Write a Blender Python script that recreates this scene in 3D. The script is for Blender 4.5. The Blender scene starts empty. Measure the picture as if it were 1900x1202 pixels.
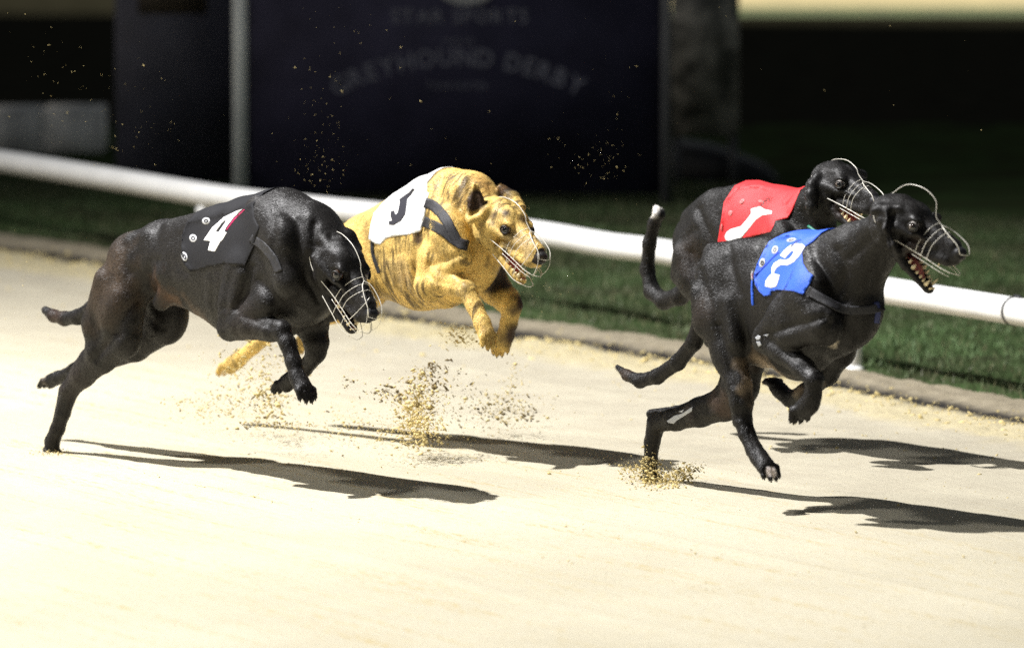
import bpy, bmesh, math, random
import numpy as np
from mathutils import Vector, Matrix, noise
from mathutils.bvhtree import BVHTree
from mathutils.geometry import delaunay_2d_cdt
random.seed(4); rng = np.random.default_rng(4)
scene = bpy.context.scene
R_ = math.radians
# ------------------------------------------------------------------ camera
FPX, CH, PITCH = 13500.0, 2.07, math.atan(1255 / 13500.0)
K = FPX / 6730                      # how much longer the lens (and the distance) is than a first guess
cam = bpy.data.cameras.new('camera'); camo = bpy.data.objects.new('camera', cam)
scene.collection.objects.link(camo); scene.camera = camo
camo.location = (0, 0, CH); camo.rotation_euler = (math.pi / 2 - PITCH, 0, 0)
cam.sensor_width = 36; cam.lens = 36 * FPX / 1900; cam.clip_end = 500
cam.dof.use_dof = True; cam.dof.focus_distance = 18.0
cam.dof.aperture_fstop = (cam.lens / 1000) / 0.078
# ------------------------------------------------------------------ world and floodlights
world = bpy.data.worlds.new('World'); scene.world = world; world.use_nodes = True
wn = world.node_tree.nodes; wl = world.node_tree.links
bg = wn['Background']; sky = wn.new('ShaderNodeTexSky'); sky.sky_type = 'NISHITA'
sky.sun_disc = False; sky.sun_elevation = R_(12); sky.sun_rotation = R_(-75)
hsv = wn.new('ShaderNodeHueSaturation'); hsv.inputs['Saturation'].default_value = .35     # sky greyed so the ambient fill is less blue
wl.new(sky.outputs[0], hsv.inputs['Color']); wl.new(hsv.outputs[0], bg.inputs[0]); bg.inputs[1].default_value = 0.04

def floodlight(name, loc, aim, power, half_angle, blend, size, col):
    l = bpy.data.lights.new(name, 'SPOT'); o = bpy.data.objects.new(name, l)
    scene.collection.objects.link(o); o.location = loc
    o.rotation_euler = (Vector(aim) - Vector(loc)).to_track_quat('-Z', 'Y').to_euler()
    l.energy = power; l.spot_size = 2 * half_angle; l.spot_blend = blend
    l.shadow_soft_size = size; l.color = col
    return o
floodlight('floodlight', (-5.0, 19.0, 9.0), (-1.0, 17.6, 0), 10000, R_(52), 1.0, 0.07, (1, .985, .985))
floodlight('floodlight', (-6.7, 17.0, 8.2), (-1.0, 17.6, 0), 1250, R_(50), 1.0, 0.45, (1, .985, .96))
floodlight('floodlight', (4.5, 56.0, 14.0), (4.5, 56.1, 0), 24000, R_(50), 0.04, 0.1, (1, .93, .74))
scene.view_settings.view_transform = 'Standard'; scene.view_settings.look = 'None'
scene.view_settings.exposure = 0.12; scene.view_settings.gamma = 1
scene.render.engine = 'CYCLES'; scene.cycles.use_denoising = False
scene.cycles.max_bounces = 6

# ------------------------------------------------------------------ projection helpers
CP, SP = math.cos(PITCH), math.sin(PITCH)
C0 = np.array([0, 0, CH])
def ray(px, py):
    u, v = px - 950, 601 - py
    return np.array([u, v * SP + FPX * CP, v * CP - FPX * SP])
def on_plane_z(px, py, z=0.0):
    r = ray(px, py); return C0 + r * ((z - CH) / r[2])
def at_depth(px, py, Y):
    r = ray(px, py); return C0 + r * (Y / r[1])
def px_scale(p):                                   # metres per photo pixel at p
    q = np.asarray(p) - C0; return (q[1] * CP - q[2] * SP) / FPX

# ------------------------------------------------------------------ materials
def new_mat(name):
    m = bpy.data.materials.new(name); m.use_nodes = True
    nt = m.node_tree; b = nt.nodes['Principled BSDF']
    return m, nt, b
def N(nt, t, **k):
    n = nt.nodes.new(t)
    for a, v in k.items(): setattr(n, a, v)
    return n
def simple(name, col, rough=.5, metal=0, bump=0, bscale=200, spec=None, vary=0, sheen=0):
    m, nt, b = new_mat(name)
    b.inputs['Base Color'].default_value = (*col, 1); b.inputs['Roughness'].default_value = rough
    b.inputs['Metallic'].default_value = metal
    if spec is not None: b.inputs['Specular IOR Level'].default_value = spec
    if sheen: b.inputs['Sheen Weight'].default_value = sheen; b.inputs['Sheen Roughness'].default_value = .4
    tc = N(nt, 'ShaderNodeTexCoord')
    if bump:
        no = N(nt, 'ShaderNodeTexNoise'); no.inputs['Scale'].default_value = bscale; no.inputs['Detail'].default_value = 4
        nt.links.new(tc.outputs['Object'], no.inputs['Vector'])
        bu = N(nt, 'ShaderNodeBump'); bu.inputs['Strength'].default_value = bump; bu.inputs['Distance'].default_value = .004
        nt.links.new(no.outputs['Fac'], bu.inputs['Height']); nt.links.new(bu.outputs[0], b.inputs['Normal'])
    if vary:
        n2 = N(nt, 'ShaderNodeTexNoise'); n2.inputs['Scale'].default_value = 6; n2.inputs['Detail'].default_value = 6
        nt.links.new(tc.outputs['Object'], n2.inputs['Vector'])
        mr = N(nt, 'ShaderNodeMapRange'); mr.inputs[1].default_value = .3; mr.inputs[2].default_value = .7
        mr.inputs[3].default_value = 1 - vary; mr.inputs[4].default_value = 1 + vary * .4
        nt.links.new(n2.outputs['Fac'], mr.inputs[0])
        mx = N(nt, 'ShaderNodeVectorMath', operation='MULTIPLY'); mx.inputs[0].default_value = col
        cb = N(nt, 'ShaderNodeCombineXYZ')
        for i in range(3): nt.links.new(mr.outputs[0], cb.inputs[i])
        nt.links.new(cb.outputs[0], mx.inputs[1]); nt.links.new(mx.outputs[0], b.inputs['Base Color'])
    return m

def coat_mat(name, brindle=False):
    m, nt, b = new_mat(name)
    at = N(nt, 'ShaderNodeAttribute', attribute_name='coat'); tc = N(nt, 'ShaderNodeTexCoord')
    L = nt.links.new
    n1 = N(nt, 'ShaderNodeTexNoise'); n1.inputs['Scale'].default_value = 14; n1.inputs['Detail'].default_value = 8
    n1.inputs['Roughness'].default_value = .65
    L(tc.outputs['Object'], n1.inputs['Vector'])
    mr = N(nt, 'ShaderNodeMapRange'); mr.inputs[1].default_value = .3; mr.inputs[2].default_value = .72
    mr.inputs[3].default_value = .72; mr.inputs[4].default_value = 1.3
    L(n1.outputs['Fac'], mr.inputs[0])
    vm = N(nt, 'ShaderNodeVectorMath', operation='SCALE'); L(at.outputs['Color'], vm.inputs[0]); L(mr.outputs[0], vm.inputs['Scale'])
    col = vm.outputs[0]
    # short hair streaks: stretched fine noise
    mp = N(nt, 'ShaderNodeMapping'); mp.inputs['Scale'].default_value = (55, 420, 330); mp.inputs['Rotation'].default_value = (0, .5, .2)
    L(tc.outputs['Object'], mp.inputs[0])
    n2 = N(nt, 'ShaderNodeTexNoise'); n2.inputs['Scale'].default_value = 1; n2.inputs['Detail'].default_value = 3
    L(mp.outputs[0], n2.inputs['Vector'])
    if brindle:
        def bands(sc, rot, lo, hi, dist):
            mp2 = N(nt, 'ShaderNodeMapping'); mp2.inputs['Scale'].default_value = sc; mp2.inputs['Rotation'].default_value = rot
            L(tc.outputs['Object'], mp2.inputs[0])
            nb = N(nt, 'ShaderNodeTexNoise'); nb.inputs['Scale'].default_value = 1; nb.inputs['Detail'].default_value = 5
            nb.inputs['Distortion'].default_value = dist; nb.inputs['Roughness'].default_value = .6
            L(mp2.outputs[0], nb.inputs['Vector'])
            r = N(nt, 'ShaderNodeMapRange', interpolation_type='SMOOTHSTEP'); r.inputs[1].default_value = lo; r.inputs[2].default_value = hi
            L(nb.outputs['Fac'], r.inputs[0]); return r.outputs[0]
        f1 = bands((70, 16, 11), (0, .35, .1), .46, .58, .9)
        f2 = bands((10, 8, 8), (0, 0, 0), .40, .60, .2)
        mu = N(nt, 'ShaderNodeMath', operation='MULTIPLY'); L(f1, mu.inputs[0]); L(f2, mu.inputs[1])
        mu2 = N(nt, 'ShaderNodeMath', operation='MULTIPLY'); L(mu.outputs[0], mu2.inputs[0]); mu2.inputs[1].default_value = .80
        mx = N(nt, 'ShaderNodeMix', data_type='RGBA'); L(mu2.outputs[0], mx.inputs[0])
        L(col, mx.inputs[6]); mx.inputs[7].default_value = (.055, .032, .014, 1)
        col = mx.outputs[2]
    mr2 = N(nt, 'ShaderNodeMapRange'); mr2.inputs[1].default_value = .3; mr2.inputs[2].default_value = .7
    mr2.inputs[3].default_value = .75; mr2.inputs[4].default_value = 1.25
    L(n2.outputs['Fac'], mr2.inputs[0])
    vm2 = N(nt, 'ShaderNodeVectorMath', operation='SCALE'); L(col, vm2.inputs[0]); L(mr2.outputs[0], vm2.inputs['Scale'])
    L(vm2.outputs[0], b.inputs['Base Color'])
    b.inputs['Roughness'].default_value = .42
    b.inputs['Specular IOR Level'].default_value = .30
    b.inputs['Sheen Weight'].default_value = .02; b.inputs['Sheen Roughness'].default_value = .35
    mr3 = N(nt, 'ShaderNodeMapRange'); mr3.inputs[3].default_value = .36; mr3.inputs[4].default_value = .60
    L(n1.outputs['Fac'], mr3.inputs[0]); L(mr3.outputs[0], b.inputs['Roughness'])
    bu = N(nt, 'ShaderNodeBump'); bu.inputs['Strength'].default_value = .55; bu.inputs['Distance'].default_value = .0012
    L(n2.outputs['Fac'], bu.inputs['Height'])
    n3 = N(nt, 'ShaderNodeTexNoise'); n3.inputs['Scale'].default_value = 22; n3.inputs['Detail'].default_value = 3
    L(tc.outputs['Object'], n3.inputs['Vector'])
    bu2 = N(nt, 'ShaderNodeBump'); bu2.inputs['Strength'].default_value = .35; bu2.inputs['Distance'].default_value = .006
    L(n3.outputs['Fac'], bu2.inputs['Height']); L(bu.outputs[0], bu2.inputs['Normal'])
    L(bu2.outputs[0], b.inputs['Normal'])
    return m

M = {
 'coat': coat_mat('sleek_coat'), 'brindle': coat_mat('brindle_coat', True),
 'jacket_red': simple('red_cloth', (.72, .012, .018), .55, bump=.35, bscale=700, sheen=.2),
 'jacket_blue': simple('blue_cloth', (.012, .11, .74), .55, bump=.35, bscale=700, sheen=.2),
 'jacket_white': simple('white_cloth', (.82, .82, .80), .6, bump=.35, bscale=700, sheen=.2),
 'jacket_black': simple('black_cloth', (.0105, .0105, .013), .7, bump=.35, bscale=700, spec=.25),
 'num_white': simple('white_print', (.85, .85, .85), .5),
 'num_black': simple('black_print', (.02, .02, .03), .5),
 'badge': simple('silver_badge', (.55, .56, .58), .35, bump=.6, bscale=420),
 'badge_red': simple('pink_badge', (.8, .2, .2), .35, bump=.6, bscale=420),
 'piping': simple('crimson_edging', (.35, .01, .08), .5),
 'strap': simple('black_elastic', (.018, .018, .022), .6, bump=.3, bscale=900),
 'strap_blue': simple('navy_elastic', (.02, .03, .12), .6),
 'wire': simple('enamelled_wire', (.78, .75, .66), .3, spec=.6),
 'wire_dark': simple('plain_wire', (.30, .28, .24), .3, metal=.8),
 'tooth': simple('tooth_enamel', (.88, .74, .46), .3, vary=.2),
 'tongue': simple('tongue_flesh', (.55, .16, .13), .35, bump=.3, bscale=300),
 'nose': simple('nose_leather', (.012, .012, .014), .22, bump=.5, bscale=500),
 'claw': simple('claw_horn', (.03, .025, .02), .35),
 'claw_pale': simple('pale_claw_horn', (.6, .55, .45), .4),
 'collar': simple('green_collar', (.02, .16, .10), .45),
 'foam': simple('saliva_foam', (.42, .44, .48), .25, spec=.7),
}
def eye_mat():
    m, nt, b = new_mat('eyeball'); at = N(nt, 'ShaderNodeAttribute', attribute_name='coat')
    nt.links.new(at.outputs['Color'], b.inputs['Base Color']); b.inputs['Roughness'].default_value = .05
    b.inputs['Coat Weight'].default_value = 1; return m
M['eye'] = eye_mat()

# ------------------------------------------------------------------ object helpers
def link(name, me, mat=None, parent=None, smooth=True, **props):
    if smooth and len(me.polygons): me.polygons.foreach_set('use_smooth', [True] * len(me.polygons))
    o = bpy.data.objects.new(name, me); scene.collection.objects.link(o)
    if mat: me.materials.append(mat)
    if parent: o.parent = parent
    for k, v in props.items(): o[k] = v
    return o
def mesh_from(verts, faces, name='mesh'):
    me = bpy.data.meshes.new(name); me.from_pydata([tuple(v) for v in verts], [], [tuple(int(i) for i in f) for f in faces])
    me.validate(); me.update(); return me
def quad_mesh(verts, quads, name='mesh'):
    me = bpy.data.meshes.new(name); n, f = len(verts), len(quads); w = quads.shape[1]
    me.vertices.add(n); me.vertices.foreach_set('co', np.asarray(verts, np.float32).ravel())
    me.loops.add(f * w); me.loops.foreach_set('vertex_index', np.asarray(quads, np.int32).ravel())
    me.polygons.add(f); me.polygons.foreach_set('loop_start', np.arange(0, f * w, w, dtype=np.int32))
    me.update(calc_edges=True); return me
def color_attr(me, cols, name='coat'):
    a = me.color_attributes.new(name, 'FLOAT_COLOR', 'POINT')
    c = np.ones((len(me.vertices), 4), np.float32); c[:, :3] = cols; a.data.foreach_set('color', c.ravel())
def thing(name, label, cat, loc=(0, 0, 0), rotz=0, group=None):
    o = bpy.data.objects.new(name, None); scene.collection.objects.link(o)
    o.location = loc; o.rotation_euler = (0, 0, rotz); o.empty_display_size = .1
    o['label'] = label; o['category'] = cat
    if group: o['group'] = group
    return o
def catmull(P, n=8):
    P = [np.asarray(p, float) for p in P]
    if len(P) < 3: return P
    Q = [2 * P[0] - P[1]] + P + [2 * P[-1] - P[-2]]; out = []
    for i in range(1, len(Q) - 2):
        for j in range(n):
            t = j / n; a, b, c, d = Q[i - 1:i + 3]
            out.append(.5 * ((2 * b) + (-a + c) * t + (2 * a - 5 * b + 4 * c - d) * t * t + (-a + 3 * b - 3 * c + d) * t ** 3))
    out.append(P[-1]); return out
def tube(bm, pts, r, seg=6, r1=None, caps=True):
    pts = [Vector(p) for p in pts]; rings = []; nrm = None; n = len(pts)
    for i, p in enumerate(pts):
        t = (pts[min(i + 1, n - 1)] - pts[max(i - 1, 0)])
        if t.length < 1e-9: continue
        t.normalize()
        if nrm is None: nrm = t.orthogonal().normalized()
        nrm = (nrm - t * nrm.dot(t)).normalized(); bn = t.cross(nrm)
        rr = r if r1 is None else r + (r1 - r) * i / max(1, n - 1)
        rings.append([bm.verts.new(p + nrm * (rr * math.cos(a)) + bn * (rr * math.sin(a))) for a in [2 * math.pi * k / seg for k in range(seg)]])
    for a, b in zip(rings, rings[1:]):
        for k in range(seg): bm.faces.new((a[k], a[(k + 1) % seg], b[(k + 1) % seg], b[k]))
    if caps and rings: bm.faces.new(rings[0][::-1]); bm.faces.new(rings[-1])
def bm_done(bm, name='mesh'):
    me = bpy.data.meshes.new(name); bmesh.ops.recalc_face_normals(bm, faces=bm.faces); bm.to_mesh(me); bm.free(); return me
def blob(bm, c, r, sub=2, jit=.25, squash=(1, 1, 1)):
    v = bmesh.ops.create_icosphere(bm, subdivisions=sub, radius=1)['verts']; s = random.random() * 50
    for x in v:
        k = 1 + jit * noise.noise(Vector(x.co) * 1.7 + Vector((s, s, s))) * 2
        x.co = Vector((x.co.x * squash[0] * r * k + c[0], x.co.y * squash[1] * r * k + c[1], x.co.z * squash[2] * r * k + c[2]))

# ------------------------------------------------------------------ implicit sculpting
def surfnet(V, org, h):
    ins = V < 0; nx, ny, nz = V.shape
    cnt = np.zeros((nx - 1, ny - 1, nz - 1), np.uint8)
    for a in (0, 1):
        for b in (0, 1):
            for c in (0, 1): cnt += ins[a:nx - 1 + a, b:ny - 1 + b, c:nz - 1 + c]
    act = np.flatnonzero((cnt > 0) & (cnt < 8)); I, J, K = np.unravel_index(act, cnt.shape)
    idx = np.full(cnt.shape, -1, np.int32); idx.ravel()[act] = np.arange(len(act))
    co = {}
    for a in (0, 1):
        for b in (0, 1):
            for c in (0, 1): co[a, b, c] = V[I + a, J + b, K + c]
    acc = np.zeros((len(act), 3)); n = np.zeros(len(act))
    cs = list(co)
    for p in cs:
        for q in cs:
            if p < q and sum(abs(x - y) for x, y in zip(p, q)) == 1:
                vp, vq = co[p], co[q]; m = (vp < 0) != (vq < 0)
                t = np.where(m, vp / np.where(m, vp - vq, 1), 0)
                for ax in range(3): acc[:, ax] += m * (p[ax] + t * (q[ax] - p[ax]))
                n += m
    ver = (acc / n[:, None] + np.stack([I, J, K], 1)) * h + org
    quads = []
    for ax in range(3):
        o1, o2 = [(1, 2), (2, 0), (0, 1)][ax]
        s0 = [slice(None)] * 3; s1 = [slice(None)] * 3; s0[ax] = slice(0, -1); s1[ax] = slice(1, None)
        A, B = ins[tuple(s0)], ins[tuple(s1)]
        e = np.argwhere(A != B)
        e = e[(e[:, o1] > 0) & (e[:, o2] > 0) & (e[:, o1] < V.shape[o1] - 1) & (e[:, o2] < V.shape[o2] - 1)]
        sgn = A[tuple(e.T)]
        def cell(d1, d2):
            f = e.copy(); f[:, o1] += d1; f[:, o2] += d2; return idx[tuple(f.T)]
        q = np.stack([cell(-1, -1), cell(0, -1), cell(0, 0), cell(-1, 0)], 1)
        q[~sgn] = q[~sgn][:, ::-1]; quads.append(q)
    quads = np.concatenate(quads)
    # two rounds of relaxation
    E_ = np.concatenate([quads[:, [0, 1]], quads[:, [1, 2]], quads[:, [2, 3]], quads[:, [3, 0]]])
    for lam in (.5, .4):
        s = np.zeros_like(ver); c = np.zeros(len(ver))
        for k in range(3): s[:, k] = np.bincount(E_[:, 0], ver[E_[:, 1], k], len(ver)) + np.bincount(E_[:, 1], ver[E_[:, 0], k], len(ver))
        c = np.bincount(E_[:, 0], minlength=len(ver)) + np.bincount(E_[:, 1], minlength=len(ver))
        ver = ver * (1 - lam) + lam * s / np.maximum(c, 1)[:, None]
    return ver, quads

class Sculpt:
    def __init__(s): s.p = []
    def cone(s, a, b, ra, rb, qa=1, qb=1, k=.01, op='+', frame=None, tag='L'):
        s.p.append(('c', np.array(a, float), np.array(b, float), ra, rb, qa, qb, k, op, frame, tag))
    def ell(s, c, r, k=.01, op='+', frame=None, tag='L', rot=None):
        s.p.append(('e', np.array(c, float), np.array(r, float), rot, 0, 0, 0, k, op, frame, tag))
    def build(s, h, tags=None):
        pr = [p for p in s.p if tags is None or p[10] in tags]
        box = []
        for p in pr:
            if p[0] == 'c':
                r = max(p[3], p[4]) * 1.05; P = np.array([p[1], p[2]])
            else:
                r = max(p[2]); P = np.array([p[1]])
            if p[9] is not None: Rm, T, sc = p[9]; P = T + sc * (P @ Rm.T); r = r * sc
            r = r + p[7] + 3 * h; box.append((P.min(0) - r, P.max(0) + r))
        lo = np.min([b[0] for b, p in zip(box, pr) if p[8] == '+'], 0); hi = np.max([b[1] for b, p in zip(box, pr) if p[8] == '+'], 0)
        dim = np.ceil((hi - lo) / h).astype(int) + 1
        V = np.full(dim, .15, np.float32)
        ax = [(lo[i] + h * np.arange(dim[i])).astype(np.float32) for i in range(3)]
        for p, (bl, bh) in zip(pr, box):
            i0 = np.clip(np.floor((bl - lo) / h).astype(int), 0, dim); i1 = np.clip(np.ceil((bh - lo) / h).astype(int) + 1, 0, dim)
            if (i1 <= i0).any(): continue
            X = [ax[i][i0[i]:i1[i]].reshape([-1 if j == i else 1 for j in range(3)]) for i in range(3)]
            if p[9] is not None:
                Rm, T, sc = p[9]; d = [X[i] - T[i] for i in range(3)]
                X = [(d[0] * Rm[0, j] + d[1] * Rm[1, j] + d[2] * Rm[2, j]) / sc for j in range(3)]
            else: sc = 1
            if p[0] == 'c':
                a, b, ra, rb, qa, qb = p[1:7]; ab = b - a; L2 = max(float(ab @ ab), 1e-12)
                v = [X[i] - a[i] for i in range(3)]
                t = np.clip((v[0] * ab[0] + v[1] * ab[1] + v[2] * ab[2]) / L2, 0, 1)
                q = qa + (qb - qa) * t
                d = np.sqrt((v[0] - t * ab[0]) ** 2 + ((v[1] - t * ab[1]) / q) ** 2 + (v[2] - t * ab[2]) ** 2) - (ra + (rb - ra) * t)
                d = d * ((1 + q) * .5)
            else:
                c, r, rot = p[1], p[2], p[3]; v = [X[i] - c[i] for i in range(3)]
                if rot is not None: v = [v[0] * rot[0, j] + v[1] * rot[1, j] + v[2] * rot[2, j] for j in range(3)]
                k0 = np.sqrt(sum((v[i] / r[i]) ** 2 for i in range(3))) + 1e-9
                k1 = np.sqrt(sum((v[i] / r[i] ** 2) ** 2 for i in range(3))) + 1e-9
                d = k0 * (k0 - 1) / k1
            d = (d * sc).astype(np.float32); sl = tuple(slice(i0[i], i1[i]) for i in range(3)); W = V[sl]; k = p[7]
            if p[8] == '+':
                hh = np.maximum(k - np.abs(W - d), 0) / k; V[sl] = np.minimum(W, d) - hh * hh * k * .25
            else:
                d = -d; hh = np.maximum(k - np.abs(W - d), 0) / k; V[sl] = np.maximum(W, d) + hh * hh * k * .25
        return surfnet(V, lo, h)

class Dog:
    def __init__(s, label, ground_px, w0, theta, head):
        s.th = R_(theta); s.H = np.array([math.cos(s.th), -math.sin(s.th), 0]); s.Rt = np.array([-math.sin(s.th), -math.cos(s.th), 0])
        s.O = on_plane_z(*ground_px) - w0 * s.Rt
        s.root = thing('greyhound', label, 'greyhound', tuple(s.O), -s.th, 'greyhounds racing round the bend')
        s.A = np.stack([s.H, -s.Rt, [0, 0, 1]])          # rows: world -> local
        s.S = Sculpt(); s.patches = []; s.cl = {}; s.nhair = 230000
        eye_px, ypr, s.hs = head; y, p, r = [R_(a) for a in ypr]
        fw = np.array([math.cos(p) * math.cos(y), math.cos(p) * math.sin(y), math.sin(p)])
        l0 = np.cross([0, 0, 1], fw); l0 /= np.linalg.norm(l0); u0 = np.cross(fw, l0)
        le = math.cos(r) * l0 + math.sin(r) * u0; up = np.cross(fw, le)
        s.HW = np.stack([fw, le, up], 1)                  # head -> world
        s.HL = s.A @ s.HW; s.strokes = []; hc = np.array(eye_px, float)
        for _ in range(4):                                # slide the skull until its right eye sits where it should
            s.TL = s.D(*hc, 0); q = s.A.T @ s.hp((.018, -.040, .006)) + s.O - C0; dep = q[1] * CP - q[2] * SP
            hc += np.array(eye_px) - np.array([950 + FPX * q[0] / dep, 601 - FPX * (q[1] * SP + q[2] * CP) / dep])
        s.TW = s.A.T @ s.TL + s.O; s.frame = (s.HL, s.TL, s.hs)
    def loc(s, p): return s.A @ (np.asarray(p) - s.O)
    def D(s, px, py, w=0.0):
        r = ray(px, py); t = ((s.O - C0) @ s.Rt + w) / (r @ s.Rt); return s.loc(C0 + t * r)
    def V(s, px, py, dY): return s.loc(at_depth(px, py, s.TW[1] + dY))
    def hp(s, p): return s.TL + s.hs * (s.HL @ np.asarray(p, float))     # head-local -> dog-local
    def m(s, p, px): return px * px_scale(s.A.T @ p + s.O)
    def chain(s, pts, k=.012, tag='L', op='+', V=False):
        q = []
        for t in pts:
            P = (s.V if V else s.D)(*t[:3]); q.append((P, s.m(P, t[3]), t[4] if len(t) > 4 else 1))
        if len(q) == 1: q = q * 2
        for (a, ra, qa), (b, rb, qb) in zip(q, q[1:]): s.S.cone(a, b, ra, rb, qa, qb, k, op, None, tag)
    def paw(s, a, b, w, r, curl=.4, claws=None):
        """toes spread from a to b (photo px at plane w)"""
        A = s.D(*a, w); B = s.D(*b, w); R = s.m(A, r); d = B - A; L = np.linalg.norm(d); d = d / L
        side = np.array([0, 1., 0]); side -= d * (side @ d); side /= np.linalg.norm(side); up = np.cross(d, side)
        if up[2] < 0: up = -up
        s.S.cone(A, A + d * L * .45, R * .95, R * 1.0, k=.008)
        tips = []
        for j, (o, l) in enumerate(((-1.05, .86), (-.38, 1.0), (.38, 1.0), (1.05, .86))):
            p0 = A + d * L * .35 + side * o * R * .55; p1 = A + d * L * .72 * l + side * o * R * .90 + up * R * .24
            p2 = A + d * L * l + side * o * R * .95 - up * R * curl
            s.S.cone(p0, p1, R * .38, R * .37, k=.002); s.S.cone(p1, p2, R * .38, R * .29, k=.002)
            tips.append((p2, p2 + d * R * .42 - up * R * .22))
        s.S.cone(A + d * L * .5 - up * R * .5, A + d * L * .6 - up * R * .5, R * .5, R * .4, k=.006)
        s.claws = getattr(s, 'claws', []) + [(t, R) for t in tips]
    def head(s, jaw, ears=True, brow=1.0):
        S, f = s.S, s.frame; c = lambda a, b, ra, rb, q=1, k=.008, op='+': S.cone(a, b, ra, rb, q, q, k, op, f, 'H')
        e = lambda p, r, k=.008, op='+', rot=None: S.ell(p, r, k, op, f, 'H', rot)
        e((-.060, 0, .000), (.062, .053, .045), .01)
        e((-.020, 0, .010), (.048, .046, .040), .012)
        c((-.005, 0, -.010), (.114, 0, -.022), .037, .0225, .80, .012)
        c((.02, 0, .014), (.112, 0, .000), .015, .012, 1.2, .014)        # bridge of the muzzle
        for y in (-1, 1):
            e((-.048, y * .038, -.030), (.042, .020, .036), .010)         # cheek muscle
            c((.020, y * .037, -.010), (-.055, y * .052, -.008), .008, .011, 1, .010)
            c((.022, y * .020, -.038), (.110, y * .0105, -.036), .016, .0125, 1, .008)  # upper lip
            e((.010, y * .032, .021), (.020, .010, .007), .010)          # brow
            e((.021, y * .042, .006), (.0155, .010, .0125), .004, '-')
            c((.031, y * .031, -.006), (.075, y * .0185, -.016), .007, .006, 1, .010)
            c((.040, y * .039, .017), (.085, y * .031, .006), .006, .005, 1, .012, '-')
            c((-.03, y * .058, .022), (.0, y * .050, .026), .010, .008, 1, .016, '-')       # temple hollow
            e((.075, y * .030, -.026), (.020, .004, .010), .010, '-')
        c((0, 0, .046), (-.05, 0, .052), .003, .003, 1, .012, '-')
        c((-.095, 0, .002), (-.055, 0, .034), .020, .014, 1, .02)        # occiput
        e((.131, 0, -.012), (.0150, .0165, .0145), .004)                 # nose
        for y in (-1, 1): c((.1425, y * .0085, -.012), (.136, y * .016, -.016), .0042, .003, 1, .002, '-')
        c((.146, 0, -.008), (.142, 0, -.03), .0012, .0012, 1, .002, '-')
        # lower jaw about its hinge
        a = R_(jaw); hx, hz = -.045, -.040
        def J(x, y, z):
            dx, dz = x - hx, z - hz; return (hx + dx * math.cos(a) + dz * math.sin(a), y, hz - dx * math.sin(a) + dz * math.cos(a))
        s.J = J
        for y in (-1, 1):
            c(J(-.045, y * .030, -.042), J(.03, y * .022, -.052), .018, .0105, 1, .010)
            c(J(.03, y * .022, -.052), J(.094, y * .008, -.054), .0100, .0072, 1, .007)
            c((.016, y * .0275, -.036), J(.006, y * .027, -.048), .0095, .0095, .7, .006)   # corner of the mouth
        c(J(.0, 0, -.056), J(.092, 0, -.058), .0115, .0065, 1.2, .007)
        c(J(-.035, 0, -.055), J(.01, 0, -.058), .026, .015, 1.1, .012)
        e(J(.099, 0, -.054), (.010, .0125, .009), .005)
    def finish(s, base, mat, jaw, mouthcol=(.16, .035, .03), nose=(.010, .010, .012), h=.003):
        ver, quads = s.S.build(h)
        if s.strokes:
            tri = np.cross(ver[quads[:, 1]] - ver[quads[:, 0]], ver[quads[:, 2]] - ver[quads[:, 0]]); nn = np.zeros_like(ver)
            for k in range(4):
                for ax in range(3): nn[:, ax] += np.bincount(quads[:, k], tri[:, ax], len(ver))
            nn /= np.linalg.norm(nn, axis=1)[:, None] + 1e-12
            W = ver @ s.A + s.O - C0; dep = W[:, 1] * CP - W[:, 2] * SP
            PX = np.stack([950 + FPX * W[:, 0] / dep, 601 - FPX * (W[:, 1] * SP + W[:, 2] * CP) / dep], 1)
            view = -(W / np.linalg.norm(W, axis=1)[:, None]) @ s.A.T; fac = np.clip((nn * view).sum(1) * 2.2, 0, 1) * (ver[:, 1] < .05)
            depth_off = np.zeros(len(ver))
            for pts, wd, hgt in s.strokes:
                pts = np.array(catmull(pts, 5)); dd = np.full(len(ver), 1e9)
                for a, b in zip(pts, pts[1:]):
                    ab = b - a; t = np.clip(((PX - a) @ ab) / max(ab @ ab, 1e-9), 0, 1); dd = np.minimum(dd, np.linalg.norm(PX - a - t[:, None] * ab, axis=1))
                depth_off += hgt * .72 * np.exp(-(dd / (wd * 1.25 + 1)) ** 2)
            ver = ver + nn * (depth_off * fac)[:, None]
        cols = np.empty((len(ver), 3)); cols[:] = base
        for cen, r, col, soft in s.patches:
            d = np.linalg.norm((ver - cen), axis=1)
            wob = np.array([noise.noise(Vector(v) * 28) for v in ver[d < r * 1.8]]) if soft < 2 else 0
            fct = np.zeros(len(ver)); dd = d[d < r * 1.8] / r + wob * .45
            fct[d < r * 1.8] = np.clip((1 - dd) / soft, 0, 1)
            cols = cols * (1 - fct[:, None]) + np.array(col) * fct[:, None]
        # head colouring in head space
        q = ((ver - s.TL) @ s.HL) / s.hs
        nm = (q[:, 0] > .1205) & (q[:, 2] > -.030) & (q[:, 2] < .012) & (abs(q[:, 1]) < .025); cols[nm] = nose
        a = R_(jaw); hx, hz = -.045, -.040
        ang = np.degrees(np.arctan2(-(q[:, 2] - hz), q[:, 0] - hx)); rad = np.hypot(q[:, 2] - hz, q[:, 0] - hx)
        halfw = np.interp(q[:, 0], [0, .12], [.026, .012])
        if jaw > 12:
            mm = (rad > .03) & (rad < .165) & (ang > 3.5) & (ang < jaw + 2.5) & (abs(q[:, 1]) < halfw)
            cols[mm] = mouthcol
        er = np.linalg.norm(q - np.array([.020, 0, .005]) - np.sign(q[:, 1])[:, None] * np.array([0, .038, 0]), axis=1)
        cols[er < .013] *= .35
        me = quad_mesh(ver, quads, 'body'); color_attr(me, cols)
        body = link('body', me, mat, s.root)
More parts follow.
